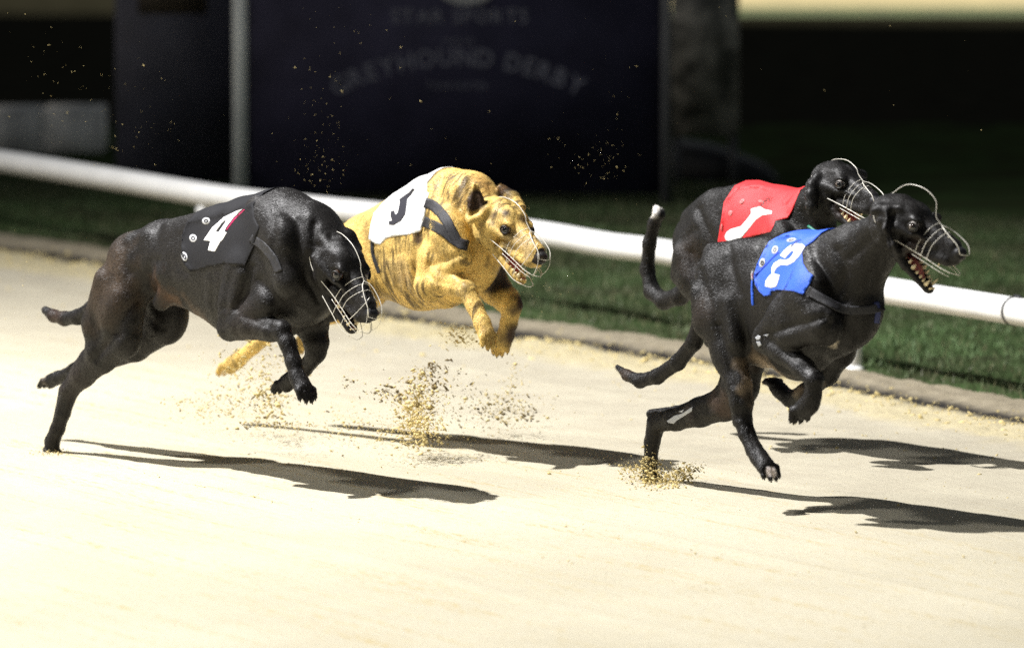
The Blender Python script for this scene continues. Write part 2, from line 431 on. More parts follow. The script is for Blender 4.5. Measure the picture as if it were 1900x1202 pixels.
        # short lying hair
        n_h = int(s.nhair); qa = ver[quads]; ar = np.linalg.norm(np.cross(qa[:, 1] - qa[:, 0], qa[:, 3] - qa[:, 0]), axis=1)
        pick = rng.choice(len(quads), n_h, p=ar / ar.sum()); u, v = rng.random((2, n_h, 1)); Q = qa[pick]
        P = (Q[:, 0] * (1 - u) + Q[:, 1] * u) * (1 - v) + (Q[:, 3] * (1 - u) + Q[:, 2] * u) * v
        nn = np.cross(Q[:, 1] - Q[:, 0], Q[:, 3] - Q[:, 0]); nn /= np.linalg.norm(nn, axis=1)[:, None] + 1e-12
        low = np.clip((.55 - P[:, 2]) / .3, 0, 1)[:, None]
        fl = np.array([-.85, 0, -.35]) * (1 - low) + np.array([-.25, 0, -.95]) * low + rng.normal(0, .16, (n_h, 3))
        fl -= nn * (fl * nn).sum(1)[:, None]; fl /= np.linalg.norm(fl, axis=1)[:, None] + 1e-9
        hq = ((P - s.TL) @ s.HL) / s.hs; inhead = hq[:, 0] > -.10
        Lh = rng.uniform(.004, .0085, n_h) * np.where(inhead & (np.linalg.norm(hq, axis=1) < .2), .5, 1); wd = rng.uniform(.0004, .0009, n_h)
        sd = np.cross(nn, fl) + nn * rng.normal(0, .25, (n_h, 1)); sd /= np.linalg.norm(sd, axis=1)[:, None] + 1e-9
        keep_ = ~((hq[:, 0] > .118) & (hq[:, 2] > -.03) & (abs(hq[:, 1]) < .03)) & ~((hq[:, 0] > -.02) & (abs(hq[:, 1]) < .03) & (hq[:, 2] < -.036) & (jaw > 12) & (hq[:, 0] < .13))
        P, nn, fl, Lh, wd, sd, pk = P[keep_], nn[keep_], fl[keep_], Lh[keep_][:, None], wd[keep_][:, None], sd[keep_], pick[keep_]
        Vh = np.stack([P - sd * wd - nn * .0004, P + sd * wd - nn * .0004, P + fl * Lh + nn * (.0006 + .0011 * rng.random((len(P), 1)))], 1).reshape(-1, 3)
        hm = quad_mesh(Vh, np.arange(len(Vh)).reshape(-1, 3), 'hair'); hc_ = cols[quads[pk, 0]] * rng.uniform(.7, 1.4, (len(P), 1))
        color_attr(hm, np.repeat(hc_, 3, 0)); link('short_hair', hm, mat, s.root, smooth=False)['kind'] = 'stuff'
        # cloth target: trunk only
        tv, tq = s.S.build(.006, ('T', 'L', 'N'))
        s.bvh = BVHTree.FromPolygons([Vector(v) for v in tv], [tuple(int(i) for i in f) for f in tq])
        s.full = BVHTree.FromPolygons([Vector(v) for v in ver], [tuple(int(i) for i in f) for f in quads])
        return body
    def eyes(s, white=.0, gaze=(.55, -.7, .15)):
        g0 = np.array(gaze) / np.linalg.norm(gaze)
        for y in (-1, 1):
            g = g0 * np.array([1, -y, 1]); bm = bmesh.new(); bmesh.ops.create_uvsphere(bm, u_segments=28, v_segments=20, radius=.0128 * s.hs)
            me = bm_done(bm, 'eye'); P = np.array([v.co for v in me.vertices]); n = P / np.linalg.norm(P, axis=1)[:, None]
            d = n @ (s.HL @ g); c = np.empty((len(P), 3)); c[:] = (.50, .46, .42) if white else (.035, .020, .012)
            c[d > .45] = (.035, .016, .008); c[d > .72] = (.003, .003, .003)
            color_attr(me, c); o = link('eye', me, M['eye'], s.root); o.location = tuple(s.hp((.0175, y * .0345, .0055)))
            # eyelids
            bm = bmesh.new(); ctr = np.array((.0185, y * .0350, .0055)); ax = np.array([.30, y * .93, .12]); ax /= np.linalg.norm(ax)
            u = np.cross(ax, [0, 0, 1]); u /= np.linalg.norm(u); v = np.cross(ax, u)
            ring = [s.hp(ctr + ax * .0088 + u * .0112 * math.cos(t) + v * .0080 * math.sin(t)) for t in np.linspace(0, 2 * math.pi, 25)]
            tube(bm, ring, .0021 * s.hs, 6, caps=False)
            me = bm_done(bm, 'eyelid'); color_attr(me, s.lidcol); link('eyelid', me, M['coat'], s.root)
    def teeth(s, jaw, tongue=True, size=1.0):
        bm = bmesh.new(); J = s.J
        def tooth(p, d, L, r):
            P = s.hp(p); Dn = s.HL @ (np.array(d) / np.linalg.norm(d)); L *= size * s.hs * 1.1 * random.uniform(.75, 1.2); r *= s.hs * 1.15 * random.uniform(.85, 1.2)
            tube(bm, [P, P + Dn * L * .5, P + Dn * L], r, 6, r * .12)
        a = R_(jaw); upj = np.array([math.sin(a), 0, math.cos(a)])
        for y in (-1, 1):
            for x, L, r in ((.090, .019, .0042), (.080, .009, .0034), (.070, .010, .0038), (.058, .011, .0042), (.044, .015, .0055), (.030, .013, .006), (.018, .009, .005)):
                yy = np.interp(x, [.02, .1], [.0215, .0085]); tooth(J(x, y * yy, -.047), upj + np.array([.12, y * .12, 0]), L, r)
                if x > .02: tooth((x + .004, y * (yy + .003), -.040), (-.03, 0, -1), L * (.95 if x > .09 else .7), r * .95)
            for t in (.003, .0075):
                tooth(J(.102, y * t, -.048), upj + np.array([.35, 0, 0]), .007, .0024); tooth((.117, y * t, -.040), (.1, 0, -1), .006, .0024)
        link('teeth', bm_done(bm), M['tooth'], s.root)
        if tongue:
            bm = bmesh.new(); bmesh.ops.create_uvsphere(bm, u_segments=20, v_segments=12, radius=1)
            for v in bm.verts:
                x = v.co.x; p = np.array([.030 + x * .052, v.co.y * .0155, -.047 + v.co.z * .0055 + .003 * math.cos(x * 3) - .0035 * (1 - abs(v.co.y))])
                v.co = Vector(s.hp(J(*p)))
            link('tongue', bm_done(bm), M['tongue'], s.root)
    def wires(s, jaw, drop=0.0, loop=1.0, lower=True, extra=(), hoops=True):
        """racing muzzle of bent wire, in head space"""
        bm = bmesh.new(); r = .0009
        def w(pts, rr=r): tube(bm, [s.hp((p[0] * .965, p[1] * .92, p[2] * .97)) for p in catmull(pts, 7)], rr * .82, 6)
        for y in (-1, 1):
            w([(.066, 0, .0265), (.080, y * .012, .025), (.108, y * .019, .017), (.136, y * .020, .006), (.148, y * .018, -.010)], .0013)
            w([(-.035, y * .056, -.036), (-.01, y * .050, -.037), (.03, y * .039, -.043), (.075, y * .033, -.049), (.115, y * .028, -.055), (.138, y * .018, -.058)], .0013)
            w([(.035, y * .041, -.051), (.08, y * .034, -.058), (.115, y * .029, -.063), (.136, y * .018, -.067)])
            for x in (.040, .058, .076):
                w([(x, y * .037, -.046), (x + .004, y * .036, -.015), (x + .010, y * .020, .015 - (x - .04) * .15), (x + .014, 0, .0285 - (x - .04) * .22)], .0008)
            if hoops: w([(.104, y * .030, -.054), (.116, y * .031, -.028), (.120, y * .020, .004), (.112, y * .006, .017)], .0009)
            if hoops: w([(.136, y * .020, .006), (.150, y * .020, -.020), (.148, y * .018, -.042), (.140, y * .014, -.058)], .0008)
            if lower:
                w([(.0, y * .040, -.068 - drop * .2), (.05, y * .036, -.076 - drop * .5), (.09, y * .030, -.082 - drop), (.118, y * .018, -.084 - drop)], .0012)
                for x in (.05, .09): w([(x, y * .034, -.054), (x + .004, y * .037, -.066), (x, y * .034, -.079 - drop * .7)], .0008)
        w([(.148, -.018, -.010), (.154, 0, -.010), (.148, .018, -.010)], .0009)
        w([(.138, -.018, -.058), (.148, 0, -.058), (.138, .018, -.058)], .0011)
        if lower: w([(.118, -.018, -.084 - drop), (.126, 0, -.086 - drop), (.118, .018, -.084 - drop)], .0009)
        w([(.066, 0, .0265), (.045, -.003, .040), (.032, -.004, .054 * loop), (-.01, -.004, .064 * loop), (-.06, -.002, .056 * loop), (-.095, 0, .040)], .0011)
        # neck strap behind the ears
        for y in (-1, 1): w([(-.095, 0, .040), (-.098, y * .036, .020), (-.085, y * .056, -.006), (-.060, y * .058, -.026), (-.035, y * .056, -.036)], .0013)
        for p in [(.066, 0, .0265), (.080, -.012, .025), (.094, -.018, .021), (.108, -.024, .016), (.03, -.039, -.043), (.055, -.036, -.046), (.075, -.033, -.049), (.095, -.031, -.052), (.115, -.028, -.055), (.095, -.032, -.060), *extra]:
            bmesh.ops.create_icosphere(bm, subdivisions=1, radius=.0019, matrix=Matrix.Translation(Vector(s.hp((p[0] * .965, p[1] * .92, p[2] * .97)))))
        link('wire_muzzle', bm_done(bm), M['wire'], s.root)
    def make_claws(s, mat):
        for i in range(0, len(s.claws), 4):
            bm = bmesh.new()
            for (a, b), R in s.claws[i:i + 4]:
                tube(bm, [a, a * .5 + b * .5 + np.array([0, 0, .001]), b], R * .17, 6, R * .05)
            link('claws', bm_done(bm), mat, s.root)
    # ---- cloth laid on the trunk: outline in photo pixels, thrown onto the body along the line of sight
    def hit(s, px, py, off, bvh=None):
        bvh = bvh or s.bvh; r = s.A @ ray(px, py); r /= np.linalg.norm(r); o = s.A @ (C0 - s.O)
        h = bvh.ray_cast(Vector(o), Vector(r))
        if h[0] is None:
            P = s.D(px, py, .05); h = bvh.find_nearest(Vector(P))
        n = h[1]
        if n.dot(Vector(r)) > 0: n = -n
        return np.array(h[0] + n * off), np.array(n)
    def patch(s, name, poly, mat, off, thick=.002, step=4.0, top=None, parent=None, fold=0.0, holes=(), subsurf=False, bvh=None):
        if parent is not None and parent.name in s.cl: bvh = s.cl[parent.name]; off = .0026
        def dens(P, close=True):
            out = []; n = len(P)
            for i in range(n if close else n - 1):
                a, b = np.array(P[i], float), np.array(P[(i + 1) % n], float); k = max(1, int(np.linalg.norm(b - a) / step))
                out += [tuple(a + (b - a) * j / k) for j in range(k)]
            return out
        out = dens(poly); n = len(out); vs = list(out); ed = [(i, (i + 1) % n) for i in range(n)]
        hs = []
        for hpoly in holes:
            h = dens(hpoly); b0 = len(vs); vs += h; ed += [(b0 + i, b0 + (i + 1) % len(h)) for i in range(len(h))]; hs.append(h)
        def inside(x, y, P):
            c = False; j = len(P) - 1
            for i in range(len(P)):
                if (P[i][1] > y) != (P[j][1] > y) and x < (P[j][0] - P[i][0]) * (y - P[i][1]) / (P[j][1] - P[i][1]) + P[i][0]: c = not c
                j = i
            return c
        xs = [p[0] for p in out]; ys = [p[1] for p in out]; on = np.array(vs); row = 0
        y = min(ys) + step * .5
        while y < max(ys):
            x = min(xs) + (step * .5 if row % 2 else 0)
            while x < max(xs):
                if inside(x, y, out) and not any(inside(x, y, h) for h in hs) and np.min(np.hypot(on[:, 0] - x, on[:, 1] - y)) > step * .5: vs.append((x, y))
                x += step
            y += step * .87; row += 1
        r = delaunay_2d_cdt([Vector(v) for v in vs], ed, [], 0, 1e-4)
        V2, F2, orig = r[0], r[2], r[3]
        F2 = [f for f in F2 if inside(sum(V2[i].x for i in f) / len(f), sum(V2[i].y for i in f) / len(f), out) and not any(inside(sum(V2[i].x for i in f) / len(f), sum(V2[i].y for i in f) / len(f), h) for h in hs)]
        F = [list(f) for f in F2]; adj = [[] for _ in V2]
        for f in F:
            for i in range(len(f)): adj[f[i]].append(f[i - 1]); adj[f[i - 1]].append(f[i])
        eye = s.A @ (C0 - s.O); dirs = []; T0 = []
        for v in V2:
            r = s.A @ ray(v.x, v.y); r /= np.linalg.norm(r); p, nn = s.hit(v.x, v.y, off, bvh); dirs.append(r); T0.append((p - eye) @ r)
        T0 = np.array(T0); med = np.median(T0); T0 = np.clip(T0, med - .3, med + .3); T = T0.copy()
        for it in range(14 if fold or top else (0 if parent is not None else 2)):
            Q = T.copy()
            for i, a in enumerate(adj):
                if a: Q[i] = T[i] * .4 + T[a].mean() * .6
            T = np.minimum(Q, T0 + .001) if (fold or top) else Q
        if parent is None:
            for i, r in enumerate(dirs):
                h = s.full.ray_cast(Vector(eye), Vector(r))
                if h[0] is not None:
                    tf = (np.array(h[0]) - eye) @ r
                    if T[i] - .03 < tf < T[i] + .003: T[i] = tf - .003
            for it in range(2):
                Q = T.copy()
                for i, a in enumerate(adj):
                    if a: Q[i] = min(T[i], T[i] * .5 + T[a].mean() * .5)
                T = Q
        if fold: T = T + np.array([fold * (noise.noise(Vector((v.x * .035 + v.y * .02, v.y * .012, 3.1))) - .25) for v in V2])
        P3 = eye + np.array(dirs) * T[:, None]
        if top:        # carry the cloth over the back and down the far flank
            tp = np.array(top, float); inv = {}
            for i, o in enumerate(orig):
                for j in o: inv[j] = i
            rowi = [inv[j] for j in range(n) if j in inv and min(np.hypot(*(np.array(out[j]) - (tp[a] + np.clip(((np.array(out[j]) - tp[a]) @ (tp[a + 1] - tp[a])) / max(1e-9, ((tp[a + 1] - tp[a]) @ (tp[a + 1] - tp[a]))), 0, 1) * (tp[a + 1] - tp[a])))) for a in range(len(tp) - 1)) < .6]
            rowi = sorted(set(rowi), key=lambda i: P3[i][0]); nb = len(P3)
            mir = P3 * np.array([1, -1, 1])
            for i, p_ in enumerate(mir):
                h = s.bvh.find_nearest(Vector(p_))
                if h[0] is not None and (h[0] - Vector(p_)).length < .12: mir[i] = np.array(h[0] + h[1] * (off if h[1].dot(Vector((0, 1, .3))) > 0 else -off))
            P3 = np.vstack([P3, mir])
            F += [[i + nb for i in f[::-1]] for f in F]
            prev = None
            for i in rowi:
                a, b = P3[i], P3[i + nb]; ids = [i]; K = 5
                for j in range(1, K):
                    t = j / K; q = a * (1 - t) + b * t; h = s.bvh.ray_cast(Vector((q[0], q[1], q[2] + .2)), Vector((0, 0, -1)))
                    z = max(q[2] + .25 * abs(a[1]) * math.sin(math.pi * t), (h[0].z + off) if h[0] is not None else -9); z = min(z, q[2] + .05)
                    P3 = np.vstack([P3, [[q[0], q[1], z]]]); ids.append(len(P3) - 1)
                ids.append(i + nb)
                if prev:
                    for j in range(K): F.append([prev[j], prev[j + 1], ids[j + 1], ids[j]])
                prev = ids
        bm = bmesh.new(); bv = [bm.verts.new(p) for p in P3]
        for f in F:
            try: bm.faces.new([bv[i] for i in f])
            except ValueError: pass
        for v in [v for v in bm.verts if not v.link_faces]: bm.verts.remove(v)
        bmesh.ops.recalc_face_normals(bm, faces=bm.faces)
        bm.normal_update(); jb = BVHTree.FromBMesh(bm); me = bpy.data.meshes.new(name); bm.to_mesh(me); bm.free()
        # face outwards (visible side faces the camera)
        c = np.array(s.A @ (C0 - s.O)); sg = sum(np.dot(np.array(p.normal), c - np.array(p.center)) * p.area for p in list(me.polygons)[:200])
        if sg < 0: me.flip_normals()
        o = link(name, me, mat, parent or s.root)
        s.cl[o.name] = jb
        md = o.modifiers.new('thickness', 'SOLIDIFY'); md.thickness = thick; md.offset = -1
        return o
    def badge(s, px, py, rx, ry, ang=0, mat=None, off=.0075, parent=None):
        P = [(px + rx * math.cos(t) * math.cos(ang) - ry * math.sin(t) * math.sin(ang), py + rx * math.cos(t) * math.sin(ang) + ry * math.sin(t) * math.cos(ang)) for t in np.linspace(0, 2 * math.pi, 18, endpoint=False)]
        b = s.patch('badge', P, mat or M['badge'], off, .001, 3, parent=parent)
        P = [(px + (x - px) * .5, py + (y - py) * .5) for x, y in P]
        s.patch('emblem', P, M['num_black'] if mat is None else M['badge_red'], off + .0008, .0006, 2, parent=b, 
                holes=([(px + (x - px) * .55, py + (y - py) * .55) for x, y in P],))
    def strap(s, pts, wd, mat, name='strap', off=.0065, thick=.002):
        pts = catmull([np.array(p, float) for p in pts], 5); L, Rr = [], []
        for i, p in enumerate(pts):
            t = pts[min(i + 1, len(pts) - 1)] - pts[max(i - 1, 0)]; t /= np.linalg.norm(t); nn = np.array([-t[1], t[0]])
            L.append(tuple(p + nn * wd / 2)); Rr.append(tuple(p - nn * wd / 2))
        return s.patch(name, L + Rr[::-1], mat, off, thick, 4)
def crop(x0, y0, f, P): return [(x0 + x / f, y0 + y / f) for x, y in P]
#==DOGS==
#==SETTING : sand, turf, rail, boards
YV0, YV1 = on_plane_z(1640, 30)[1], on_plane_z(1640, 15)[1]
XV = at_depth(1180, 10, on_plane_z(1640, 24)[1])[0]
def curve_y(pts):
    """world curve y(x) through ground points given in photo pixels, extended in a straight line"""
    W = np.array([on_plane_z(*p) for p in pts]); X, Y = W[:, 0], W[:, 1]; o = np.argsort(X); X, Y = X[o], Y[o]
    X = np.concatenate([[-6], X, [8]]); Y = np.concatenate([[Y[0] + (X[1] + 6) * .72 * K], Y, [Y[-1] - (8 - X[-2]) * .72 * K]])
    xx = np.linspace(-6, 8, 1400); yy = np.interp(xx, X, Y); k = np.exp(-np.linspace(-2, 2, 61) ** 2); k /= k.sum()
    yp = np.concatenate([yy[0] - (xx[1] - xx[0]) * -.72 * K * np.arange(30, 0, -1), yy, yy[-1] - (xx[1] - xx[0]) * .72 * K * np.arange(1, 31)])
    return xx, np.convolve(yp, k, 'valid')
EX, EY = curve_y([(0, 434), (50, 441), (201, 462), (620, 532), (968, 592), (1111, 614), (1290, 640), (1605, 692), (1772, 724), (1900, 744)])
GX, GY = curve_y([(0, 464), (50, 471), (180, 489), (694, 583), (855, 607), (1016, 630), (1229, 664), (1570, 716), (1668, 742), (1779, 763), (1900, 784)])
slope = math.cos(math.atan(.95 * K))
def ed(x, y): return (y - np.interp(x, EX, EY)) * slope       # signed distance from the turf edge, + on the turf
def gd(x, y): return (y - np.interp(x, GX, GY)) * slope
def fbm(X, Y, sc, seed=0, octv=4, per=256):
    r = np.random.default_rng(seed); out = np.zeros_like(X); amp = 1; tot = 0
    for o in range(octv):
        G = r.random((per, per)); u = X * sc + 37.3 * o + 100; v = Y * sc + 11.7 * o + 100
        i = np.floor(u).astype(int); j = np.floor(v).astype(int); fu = u - i; fv = v - j; fu = fu * fu * (3 - 2 * fu); fv = fv * fv * (3 - 2 * fv)
        g = lambda a, b: G[a % per, b % per]
        out += amp * ((g(i, j) * (1 - fu) + g(i + 1, j) * fu) * (1 - fv) + (g(i, j + 1) * (1 - fu) + g(i + 1, j + 1) * fu) * fv); tot += amp; amp *= .5; sc *= 2.1
    return out / tot - .5

def sand_mat():
    m, nt, b = new_mat('track_sand'); L = nt.links.new
    tc = N(nt, 'ShaderNodeTexCoord'); uv = N(nt, 'ShaderNodeUVMap', uv_map='track'); at = N(nt, 'ShaderNodeAttribute', attribute_name='zone')
    sep = N(nt, 'ShaderNodeSeparateColor'); L(at.outputs['Color'], sep.inputs[0])
    def noi(sc, det=5, rough=.6, vec=None, mp=None):
        n = N(nt, 'ShaderNodeTexNoise'); n.inputs['Scale'].default_value = sc; n.inputs['Detail'].default_value = det; n.inputs['Roughness'].default_value = rough
        v = vec or tc.outputs['Object']
        if mp:
            mm = N(nt, 'ShaderNodeMapping'); mm.inputs['Scale'].default_value = mp; L(v, mm.inputs[0]); v = mm.outputs[0]
        L(v, n.inputs['Vector']); return n.outputs['Fac']
    def rng_(x, a, b_, c, d, smooth=True):
        r = N(nt, 'ShaderNodeMapRange'); r.interpolation_type = 'SMOOTHSTEP' if smooth else 'LINEAR'
        for i, v in enumerate((a, b_, c, d)): r.inputs[i + 1].default_value = v
        L(x, r.inputs[0]); return r.outputs[0]
    def mix(f, c1, c2):
        x = N(nt, 'ShaderNodeMix', data_type='RGBA'); L(f, x.inputs[0])
        for i, c in ((6, c1), (7, c2)):
            if isinstance(c, tuple): x.inputs[i].default_value = (*c, 1)
            else: L(c, x.inputs[i])
        return x.outputs[2]
    big = rng_(noi(.9, 4), .35, .65, 0, 1)
    base = mix(big, (.50, .46, .345), (.57, .525, .40))
    fine = rng_(noi(260, 4, .7), .25, .75, 0, 1)
    base = mix(rng_(noi(34, 6, .7), .45, .75, 0, .45), base, (.50, .42, .235))
    # scuffed yellow lines running with the track
    st = rng_(noi(1, 7, .75, uv.outputs[0], (1.1, 16, 1)), .50, .64, 0, 1); br = rng_(noi(1, 6, .8, uv.outputs[0], (28, 60, 1)), .46, .60, 0, 1)
    mu = N(nt, 'ShaderNodeMath', operation='MULTIPLY'); L(st, mu.inputs[0]); L(br, mu.inputs[1])
    base = mix(mu.outputs[0], base, (.46, .36, .16))
    su = N(nt, 'ShaderNodeSeparateXYZ'); L(uv.outputs[0], su.inputs[0])
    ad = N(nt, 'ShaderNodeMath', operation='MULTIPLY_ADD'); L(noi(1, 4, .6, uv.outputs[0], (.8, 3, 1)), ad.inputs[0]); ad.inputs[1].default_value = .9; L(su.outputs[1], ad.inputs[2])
    base = mix(rng_(ad.outputs[0], -1.7, -.6, 0, .95), base, mix(rng_(noi(5, 6, .7), .35, .65, 0, 1), (.42, .38, .29), (.48, .44, .335)))   # greyer packed sand, its tone also standing in for lamp falloff
    base = mix(sep.outputs[1], base, mix(rng_(noi(48, 6, .7), .35, .65, 0, 1), (.44, .385, .25), (.56, .49, .30)))     # loose coarse sand
    base = mix(sep.outputs[0], base, mix(rng_(noi(30, 6, .7), .35, .65, 0, 1), (.20, .17, .125), (.31, .27, .20)))           # darker soil strip
    base = mix(sep.outputs[2], base, (.022, .020, .019))                                                   # near-black strip along the almost flat furrow line
    vm = N(nt, 'ShaderNodeVectorMath', operation='SCALE'); L(base, vm.inputs[0]); L(rng_(fine, 0, 1, .86, 1.1), vm.inputs['Scale'])
    L(vm.outputs[0], b.inputs['Base Color']); b.inputs['Roughness'].default_value = .95; b.inputs['Specular IOR Level'].default_value = .15
    bu = N(nt, 'ShaderNodeBump'); bu.inputs['Strength'].default_value = .5; bu.inputs['Distance'].default_value = .003; L(fine, bu.inputs['Height'])
    bu2 = N(nt, 'ShaderNodeBump'); bu2.inputs['Strength'].default_value = .8; bu2.inputs['Distance'].default_value = .005
    L(noi(1, 6, .7, uv.outputs[0], (9, 60, 1)), bu2.inputs['Height']); L(bu.outputs[0], bu2.inputs['Normal'])
    L(bu2.outputs[0], b.inputs['Normal']); return m

def sheet(name, xs, ys, zf, mat, cols=None):
    X, Y = np.meshgrid(xs, ys, indexing='ij'); Z = zf(X, Y); nx, ny = X.shape
    I = np.arange(nx * ny).reshape(nx, ny)
    q = np.stack([I[:-1, :-1], I[1:, :-1], I[1:, 1:], I[:-1, 1:]], -1).reshape(-1, 4)
    me = quad_mesh(np.stack([X, Y, Z], -1).reshape(-1, 3), q, name)
    if cols is not None: color_attr(me, cols(X, Y).reshape(-1, 3), 'zone')
    uvl = me.uv_layers.new(name='track'); U = X.ravel() * 1.25; Vv = ed(X.ravel(), Y.ravel())
    li = np.empty(len(me.loops), np.int32); me.loops.foreach_get('vertex_index', li)
    uvl.data.foreach_set('uv', np.stack([U[li], Vv[li]], 1).astype(np.float32).ravel())
    return link(name, me, mat)
def z_sand(X, Y):
    e, g = ed(X, Y), gd(X, Y)
    coarse = np.clip((g + .42) / .14, 0, 1) * np.clip((e - .1) / -.1, 0, 1)
    z = .006 * fbm(X, Y, 2.0, 1) + coarse * (.024 * fbm(X, Y, 14, 2, 5) + .006)
    wob = .04 * fbm(X, Y, 3, 5)
    z += -.006 * np.exp(-((g + wob * .5) / .035) ** 2) + .010 * np.exp(-((g - .12 + wob) / .06) ** 2) 
    for d0, a in ((-.85, .004), (-1.55, .004), (-2.35, .006), (-3.1, .005)): z += a * np.exp(-((e - d0 + .10 * fbm(X, Y, .8, int(-d0 * 10))) / .03) ** 2)
    return z - .10 * np.clip(e / .1, 0, 1)
def c_sand(X, Y):
    e, g = ed(X, Y), gd(X, Y); wob = .05 * fbm(X, Y, 3, 5); w2 = .16 * fbm(X, Y, 6, 9)
    soil = np.clip((g + .07 + w2 * .5) / .07, 0, 1); coarse = np.clip((g + .36 + w2) / .10, 0, 1)
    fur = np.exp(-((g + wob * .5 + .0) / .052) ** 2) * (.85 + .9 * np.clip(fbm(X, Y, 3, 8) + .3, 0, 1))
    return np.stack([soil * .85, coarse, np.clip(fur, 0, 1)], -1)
SM = sand_mat()
dens = lambda a, b, s: np.arange(a, b + s / 2, s)
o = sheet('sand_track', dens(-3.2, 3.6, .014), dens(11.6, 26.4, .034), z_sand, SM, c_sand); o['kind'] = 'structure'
soil = simple('bare_ground', (.026, .025, .018), .95, vary=.4, spec=0)
g0 = sheet('ground', np.linspace(-120, 120, 40), np.linspace(-30, 260, 60), lambda X, Y: X * 0 - .13, soil); g0['kind'] = 'structure'
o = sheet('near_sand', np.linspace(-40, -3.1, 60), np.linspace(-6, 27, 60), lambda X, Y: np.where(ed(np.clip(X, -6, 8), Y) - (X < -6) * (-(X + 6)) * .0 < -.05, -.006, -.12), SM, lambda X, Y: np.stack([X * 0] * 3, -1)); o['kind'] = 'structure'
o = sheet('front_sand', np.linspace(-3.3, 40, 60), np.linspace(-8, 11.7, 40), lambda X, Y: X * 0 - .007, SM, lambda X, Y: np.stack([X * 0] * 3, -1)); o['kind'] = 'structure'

def turf_mat():
    m, nt, b = new_mat('turf'); tc = N(nt, 'ShaderNodeTexCoord'); L = nt.links.new
    n = N(nt, 'ShaderNodeTexNoise'); n.inputs['Scale'].default_value = 2.2; n.inputs['Detail'].default_value = 8; n.inputs['Roughness'].default_value = .7
    L(tc.outputs['Object'], n.inputs['Vector']); r = N(nt, 'ShaderNodeValToRGB')
    r.color_ramp.elements[0].position = .35; r.color_ramp.elements[0].color = (.030, .032, .018, 1)
    r.color_ramp.elements[1].position = .7; r.color_ramp.elements[1].color = (.045, .080, .028, 1)
    L(n.outputs['Fac'], r.inputs[0]); L(r.outputs[0], b.inputs['Base Color']); b.inputs['Roughness'].default_value = .9; b.inputs['Specular IOR Level'].default_value = 0
    return m
TM = turf_mat()
zt = lambda X, Y: np.where(ed(np.clip(X, -6, 8), Y) > -.25, .008 + .03 * fbm(X, Y, 5, 21) + .012 * fbm(X, Y, 30, 22), 0) - .16 * np.clip(-ed(X, Y) / .12, 0, 1)
o = sheet('turf', dens(-4.5, 6, .04), dens(16.4, 31.5, .06), zt, TM); o['kind'] = 'structure'
o = sheet('infield', np.linspace(-60, 60, 80), np.linspace(31.4, YV0 + .1, 30), lambda X, Y: X * 0 + .004, simple('dimmed_infield_turf', (.030, .029, .021), .95, vary=.4, spec=0)); o['kind'] = 'structure'  # turf colour darkened to stand in for the floodlights' falloff
def blade_mat():
    m, nt, b = new_mat('grass_blade'); at = N(nt, 'ShaderNodeAttribute', attribute_name='coat')
    nt.links.new(at.outputs['Color'], b.inputs['Base Color']); b.inputs['Roughness'].default_value = .55; b.inputs['Specular IOR Level'].default_value = .3; return m
def grass(name, n, x0, x1, y0, y1, e0, e1, hmin, hmax, w):
    X = rng.uniform(x0, x1, n); Y = rng.uniform(y0, y1, n); e = ed(X, Y) + .10 * fbm(X, Y, 7, 31)
    keep = (e > e0) & (e < e1) & (fbm(X, Y, 3, 33) > -.22 - .5 * (rng.random(n) > .3)); X, Y = X[keep], Y[keep]; n = len(X)
    h = rng.uniform(hmin, hmax, n) * (1 + 1.2 * fbm(X, Y, 4, 35)); a = rng.uniform(0, 6.28, n); ww = w * rng.uniform(.6, 1.3, n)
    z = zt(X, Y); lx, ly = rng.normal(0, .5, n) * h, rng.normal(0, .5, n) * h
    c, s = np.cos(a) * ww, np.sin(a) * ww
    V = np.stack([np.stack([X - c, Y - s, z - .004], 1), np.stack([X + c, Y + s, z - .004], 1), np.stack([X + lx, Y + ly, z + h], 1)], 1).reshape(-1, 3)
    me = quad_mesh(V, np.arange(3 * n).reshape(-1, 3), name)
    t = np.clip(fbm(X, Y, 1.6, 41) * 2.2 + .5 + rng.normal(0, .18, n), 0, 1)[:, None]
    col = np.array([.105, .108, .058]) * (1 - t) + np.array([.125, .205, .078]) * t
    col = np.where((rng.random(n) < .12)[:, None], np.array([.22, .21, .11]), col)
    color_attr(me, np.repeat(col, 3, 0)); o = link(name, me, blade_mat(), smooth=False); o['kind'] = 'stuff'
    return o
g = grass('grass', 300000, -3.4, 4.4, 17, 28, -.03, 3.2, .010, .026, .0020)
g['label'] = 'short dark green grass beside the sand under the white rail'; g['category'] = 'grass'

# far bend of the track beyond the infield
o = sheet('far_sand', np.linspace(XV, 60, 60), np.linspace(YV1, 80, 30), lambda X, Y: X * 0 + .006, simple('far_track_sand', (.60, .50, .27), .9, vary=.25)); o['kind'] = 'structure'
o = sheet('far_verge', np.linspace(XV, 60, 200), np.linspace(YV0, YV1 + .2, 8), lambda X, Y: .005 + X * 0, simple('verge_grass', (.07, .13, .02), .9, vary=.5)); o['kind'] = 'structure'

